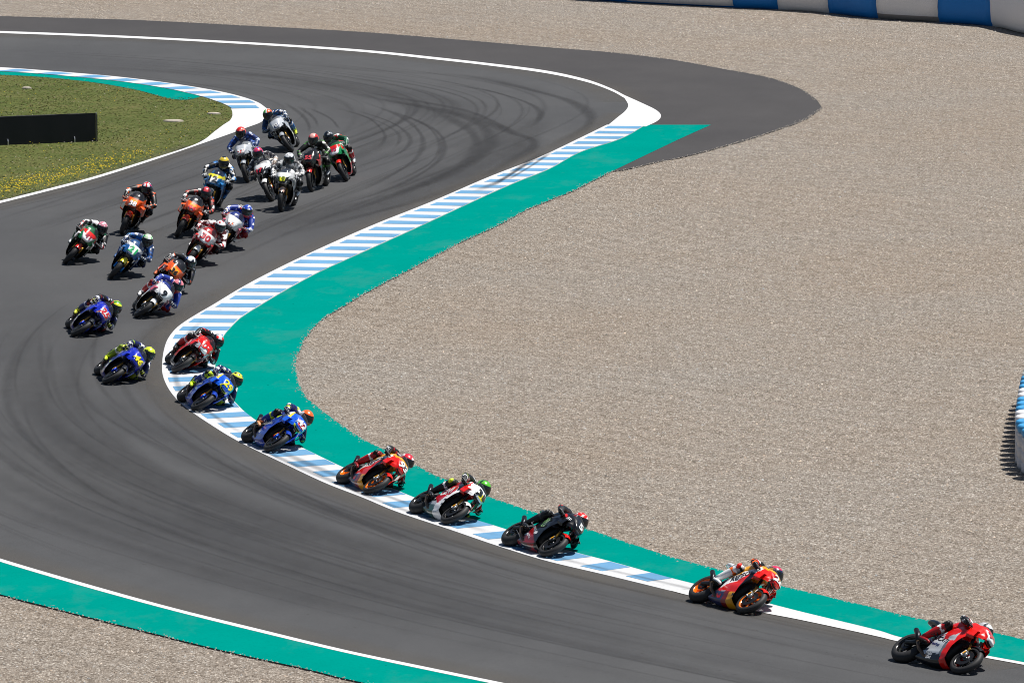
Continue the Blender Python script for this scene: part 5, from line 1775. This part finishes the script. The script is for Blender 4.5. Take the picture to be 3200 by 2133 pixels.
    for sg in (-1, 1):
        def fork(sg=sg):
            mb = MB()
            mb.tube([(.725, sg * .093, .29), (.69, sg * .095, .42)], [.030, .026], 10, lv['fork'])
            mb.tube([(.69, sg * .095, .42), (.62, sg * .098, .60)], .021, 10, L('#b58a3a'))
            mb.tube([(.62, sg * .098, .60), (.53, sg * .10, .84)], .029, 10, CARB)
            return mb.mesh('fork_leg')
        link('fork_leg', cached(('fork', sg, lv['fork']), fork), M['metal'], bike, smooth=True)
        def cal(sg=sg):
            mb = MB()
            mb.box((.645, sg * .085, .385), (.055, .05, .115), lv['caliper'], Matrix.Rotation(R(20), 3, 'Y'))
            mb.box((.655, sg * .114, .385), (.03, .012, .07), GOLD, Matrix.Rotation(R(20), 3, 'Y'))
            return mb.mesh('brake_caliper')
        link('brake_caliper', cached(('cal', sg, lv['caliper']), cal), M['plain'], bike)
        def bars(sg=sg):
            mb = MB()
            mb.tube([(.52, sg * .10, .86), (.47, sg * .22, .868), (.44, sg * .37, .862)], [.014, .015, .019], 8, BLK)
            mb.tube([(.47, sg * .20, .866), (.52, sg * .27, .862), (.50, sg * .37, .858), (.46, sg * .41, .86)], .007, 6, STEEL)
            mb.tube([(.44, sg * .36, .862), (.44, sg * .40, .862)], .016, 8, DGREY)
            return mb.mesh('handlebar')
        link('handlebar', cached(('bar', sg), bars), M['plain'], bike, smooth=True)
        def peg(sg=sg):
            mb = MB()
            mb.tube([(-.24, sg * .13, .42), (-.30, sg * .16, .40)], .02, 8, STEEL)
            mb.tube([(-.27, sg * .14, .385), (-.27, sg * .235, .385)], .012, 8, STEEL)
            return mb.mesh('footpeg')
        link('footpeg', cached(('peg', sg), peg), M['metal'], bike, smooth=True)
        big = lv.get('bigwing')
        def wing(sg=sg):
            mb = MB()
            x0, z0 = .63, .80
            o1 = .10 if big else .055
            hh = .20 if big else .13
            sec = []
            for (y, zz) in ((.195, z0 + .03), (.20 + o1, z0 - .01), (.205 + o1, z0 - hh), (.215, z0 - hh - .03)):
                sec.append([(x0 + .07, sg * y * .93, zz), (x0, sg * y, zz + .008), (x0 - .10, sg * (y + .008), zz + .006), (x0, sg * (y - .003), zz - .008)])
            mb.rings(sec, lv['wing'])
            return mb.mesh('winglet')
        link('winglet', cached(('wing', sg, lv['wing'], big), wing), M['paint'], bike)
        def arm(sg=sg):
            mb = MB()
            mb.tube([(-.22, sg * .09, .44), (-.45, sg * .125, .40), (-.74, sg * .128, .325)], [.05, .045, .03], 8, L('#2a2c30'), flat=1.3)
            return mb.mesh('swingarm')
        link('swingarm', cached(('arm', sg), arm), M['metal'], bike, smooth=True)
    gc, gc2 = lv['guard'], lv.get('guard2', lv['guard'])
    def guard():
        mb = MB()
        vs, fs, cs = [], [], []
        n = 16
        for i in range(n + 1):
            a = R(50 + 92 * i / n)
            for q in range(9):
                t = R(-80 + 20 * q)
                rr = .302 - .056 + .078 * math.cos(t) + .012
                vs.append((.72 + rr * math.cos(a), .076 * math.sin(t), .302 + rr * math.sin(a)))
        for i in range(n):
            for q in range(8):
                fs.append((i * 9 + q, i * 9 + q + 1, (i + 1) * 9 + q + 1, (i + 1) * 9 + q))
                cs.append(gc2 if i < 8 else gc)
        mb.add(vs, fs, cs)
        for sg in (-1, 1):
            mb.add([(.70, sg * .080, .545), (.60, sg * .080, .535), (.66, sg * .092, .42), (.70, sg * .092, .42)], [(0, 1, 2, 3)], gc)
        return mb.mesh('mudguard')
    link('mudguard', cached(('guard', gc, gc2), guard), M['paint'], bike, smooth=True)
    def pipe():
        mb = MB()
        mb.tube([(.10, -.05, .14), (-.15, -.08, .16), (-.32, -.15, .24), (-.45, -.19, .38)], [.03, .032, .032, .034], 10, L('#6b5a4c'))
        mb.tube([(-.43, -.185, .36), (-.52, -.20, .48), (-.66, -.205, .58)], [.042, .052, .046], 12, L('#2c2e33'))
        mb.tube([(-.655, -.205, .575), (-.668, -.2055, .585)], [.030, .030], 12, BLK)
        return mb.mesh('exhaust')
    link('exhaust', cached('pipe', pipe), M['metal'], bike, smooth=True)

    # --- rider
    su, hel, glove_c, boot_c, slider_c = RID[num]
    P_, bme, _o = src[(round(hang, 2), tuck)]
    rider = empty('person', MW)
    tag(rider, 'rider in %s on motorcycle %s' % (wear_, stxt), 'person', 'riders in the pack')
    bm_ = bme.copy()
    bm_.name = 'body'
    paint_body(bm_, P_, su, num * 0.37)
    link('body', bm_, M['leather'], rider, smooth=True)
    s = 1 if hang >= 0 else -1
    hm = (Matrix.Translation(P_['hea']) @ Matrix.Rotation(R(lean * 0.62), 4, 'X') @ Matrix.Rotation(R(s * 10 * abs(hang)), 4, 'Z') @ Matrix.Rotation(R(14 - 6 * abs(hang) - 6 * tuck), 4, 'Y'))
    ho = link('helmet', helmet_mesh(hel), M['paint'], rider, smooth=True, matrix=hm)
    link('visor', cached('visor', visor_mesh), M['visor'], ho, smooth=True)
    for sd in 'LR':
        link('glove', glove_mesh(P_, sd, glove_c, BLACK if glove_c != BLACK else DGREY), M['leather'], rider, smooth=True)
        link('boot', boot_mesh(P_, sd, boot_c, boot_c if boot_c != BLACK else DGREY), M['leather'], rider, smooth=True)
        kn = P_['kn' + sd]
        out = Vector((.35, 1 if sd == 'L' else -1, -.25)).normalized()
        mb = MB()
        capsule(mb, kn + out * .062 + Vector((0, 0, .03)), .034, kn + out * .066 - Vector((0, 0, .03)), .030, 10)
        mb.c = [slider_c] * len(mb.f)
        link('knee_slider', mb.mesh('knee_slider'), M['plain'], rider, smooth=True)
    up = (P_['hea'] - P_['che']).normalized()
    bk = (P_['che'] - P_['pel']).normalized()
    lr = (P_['shL'] - P_['shR']).normalized()
    bn = bk.cross(lr)
    bn = (-bn if bn.z < 0 else bn).normalized()
    mb = MB()
    base = P_['che'] + bn * .095
    mb.rings([[tuple(base + bk * a + lr * (w * math.cos(t)) + bn * (h * math.sin(t) + .02)) for t in [2 * math.pi * q / 12 for q in range(12)]]
              for a, w, h in ((.12, .03, .03), (.07, .065, .06), (0, .075, .07), (-.08, .06, .05), (-.16, .03, .02))], su['main'])
    link('back_hump', mb.mesh('back_hump'), M['leather'], rider, smooth=True)
for key, (P_, me, _o) in src.items():
    if me.users == 0:
        bpy.data.meshes.remove(me)
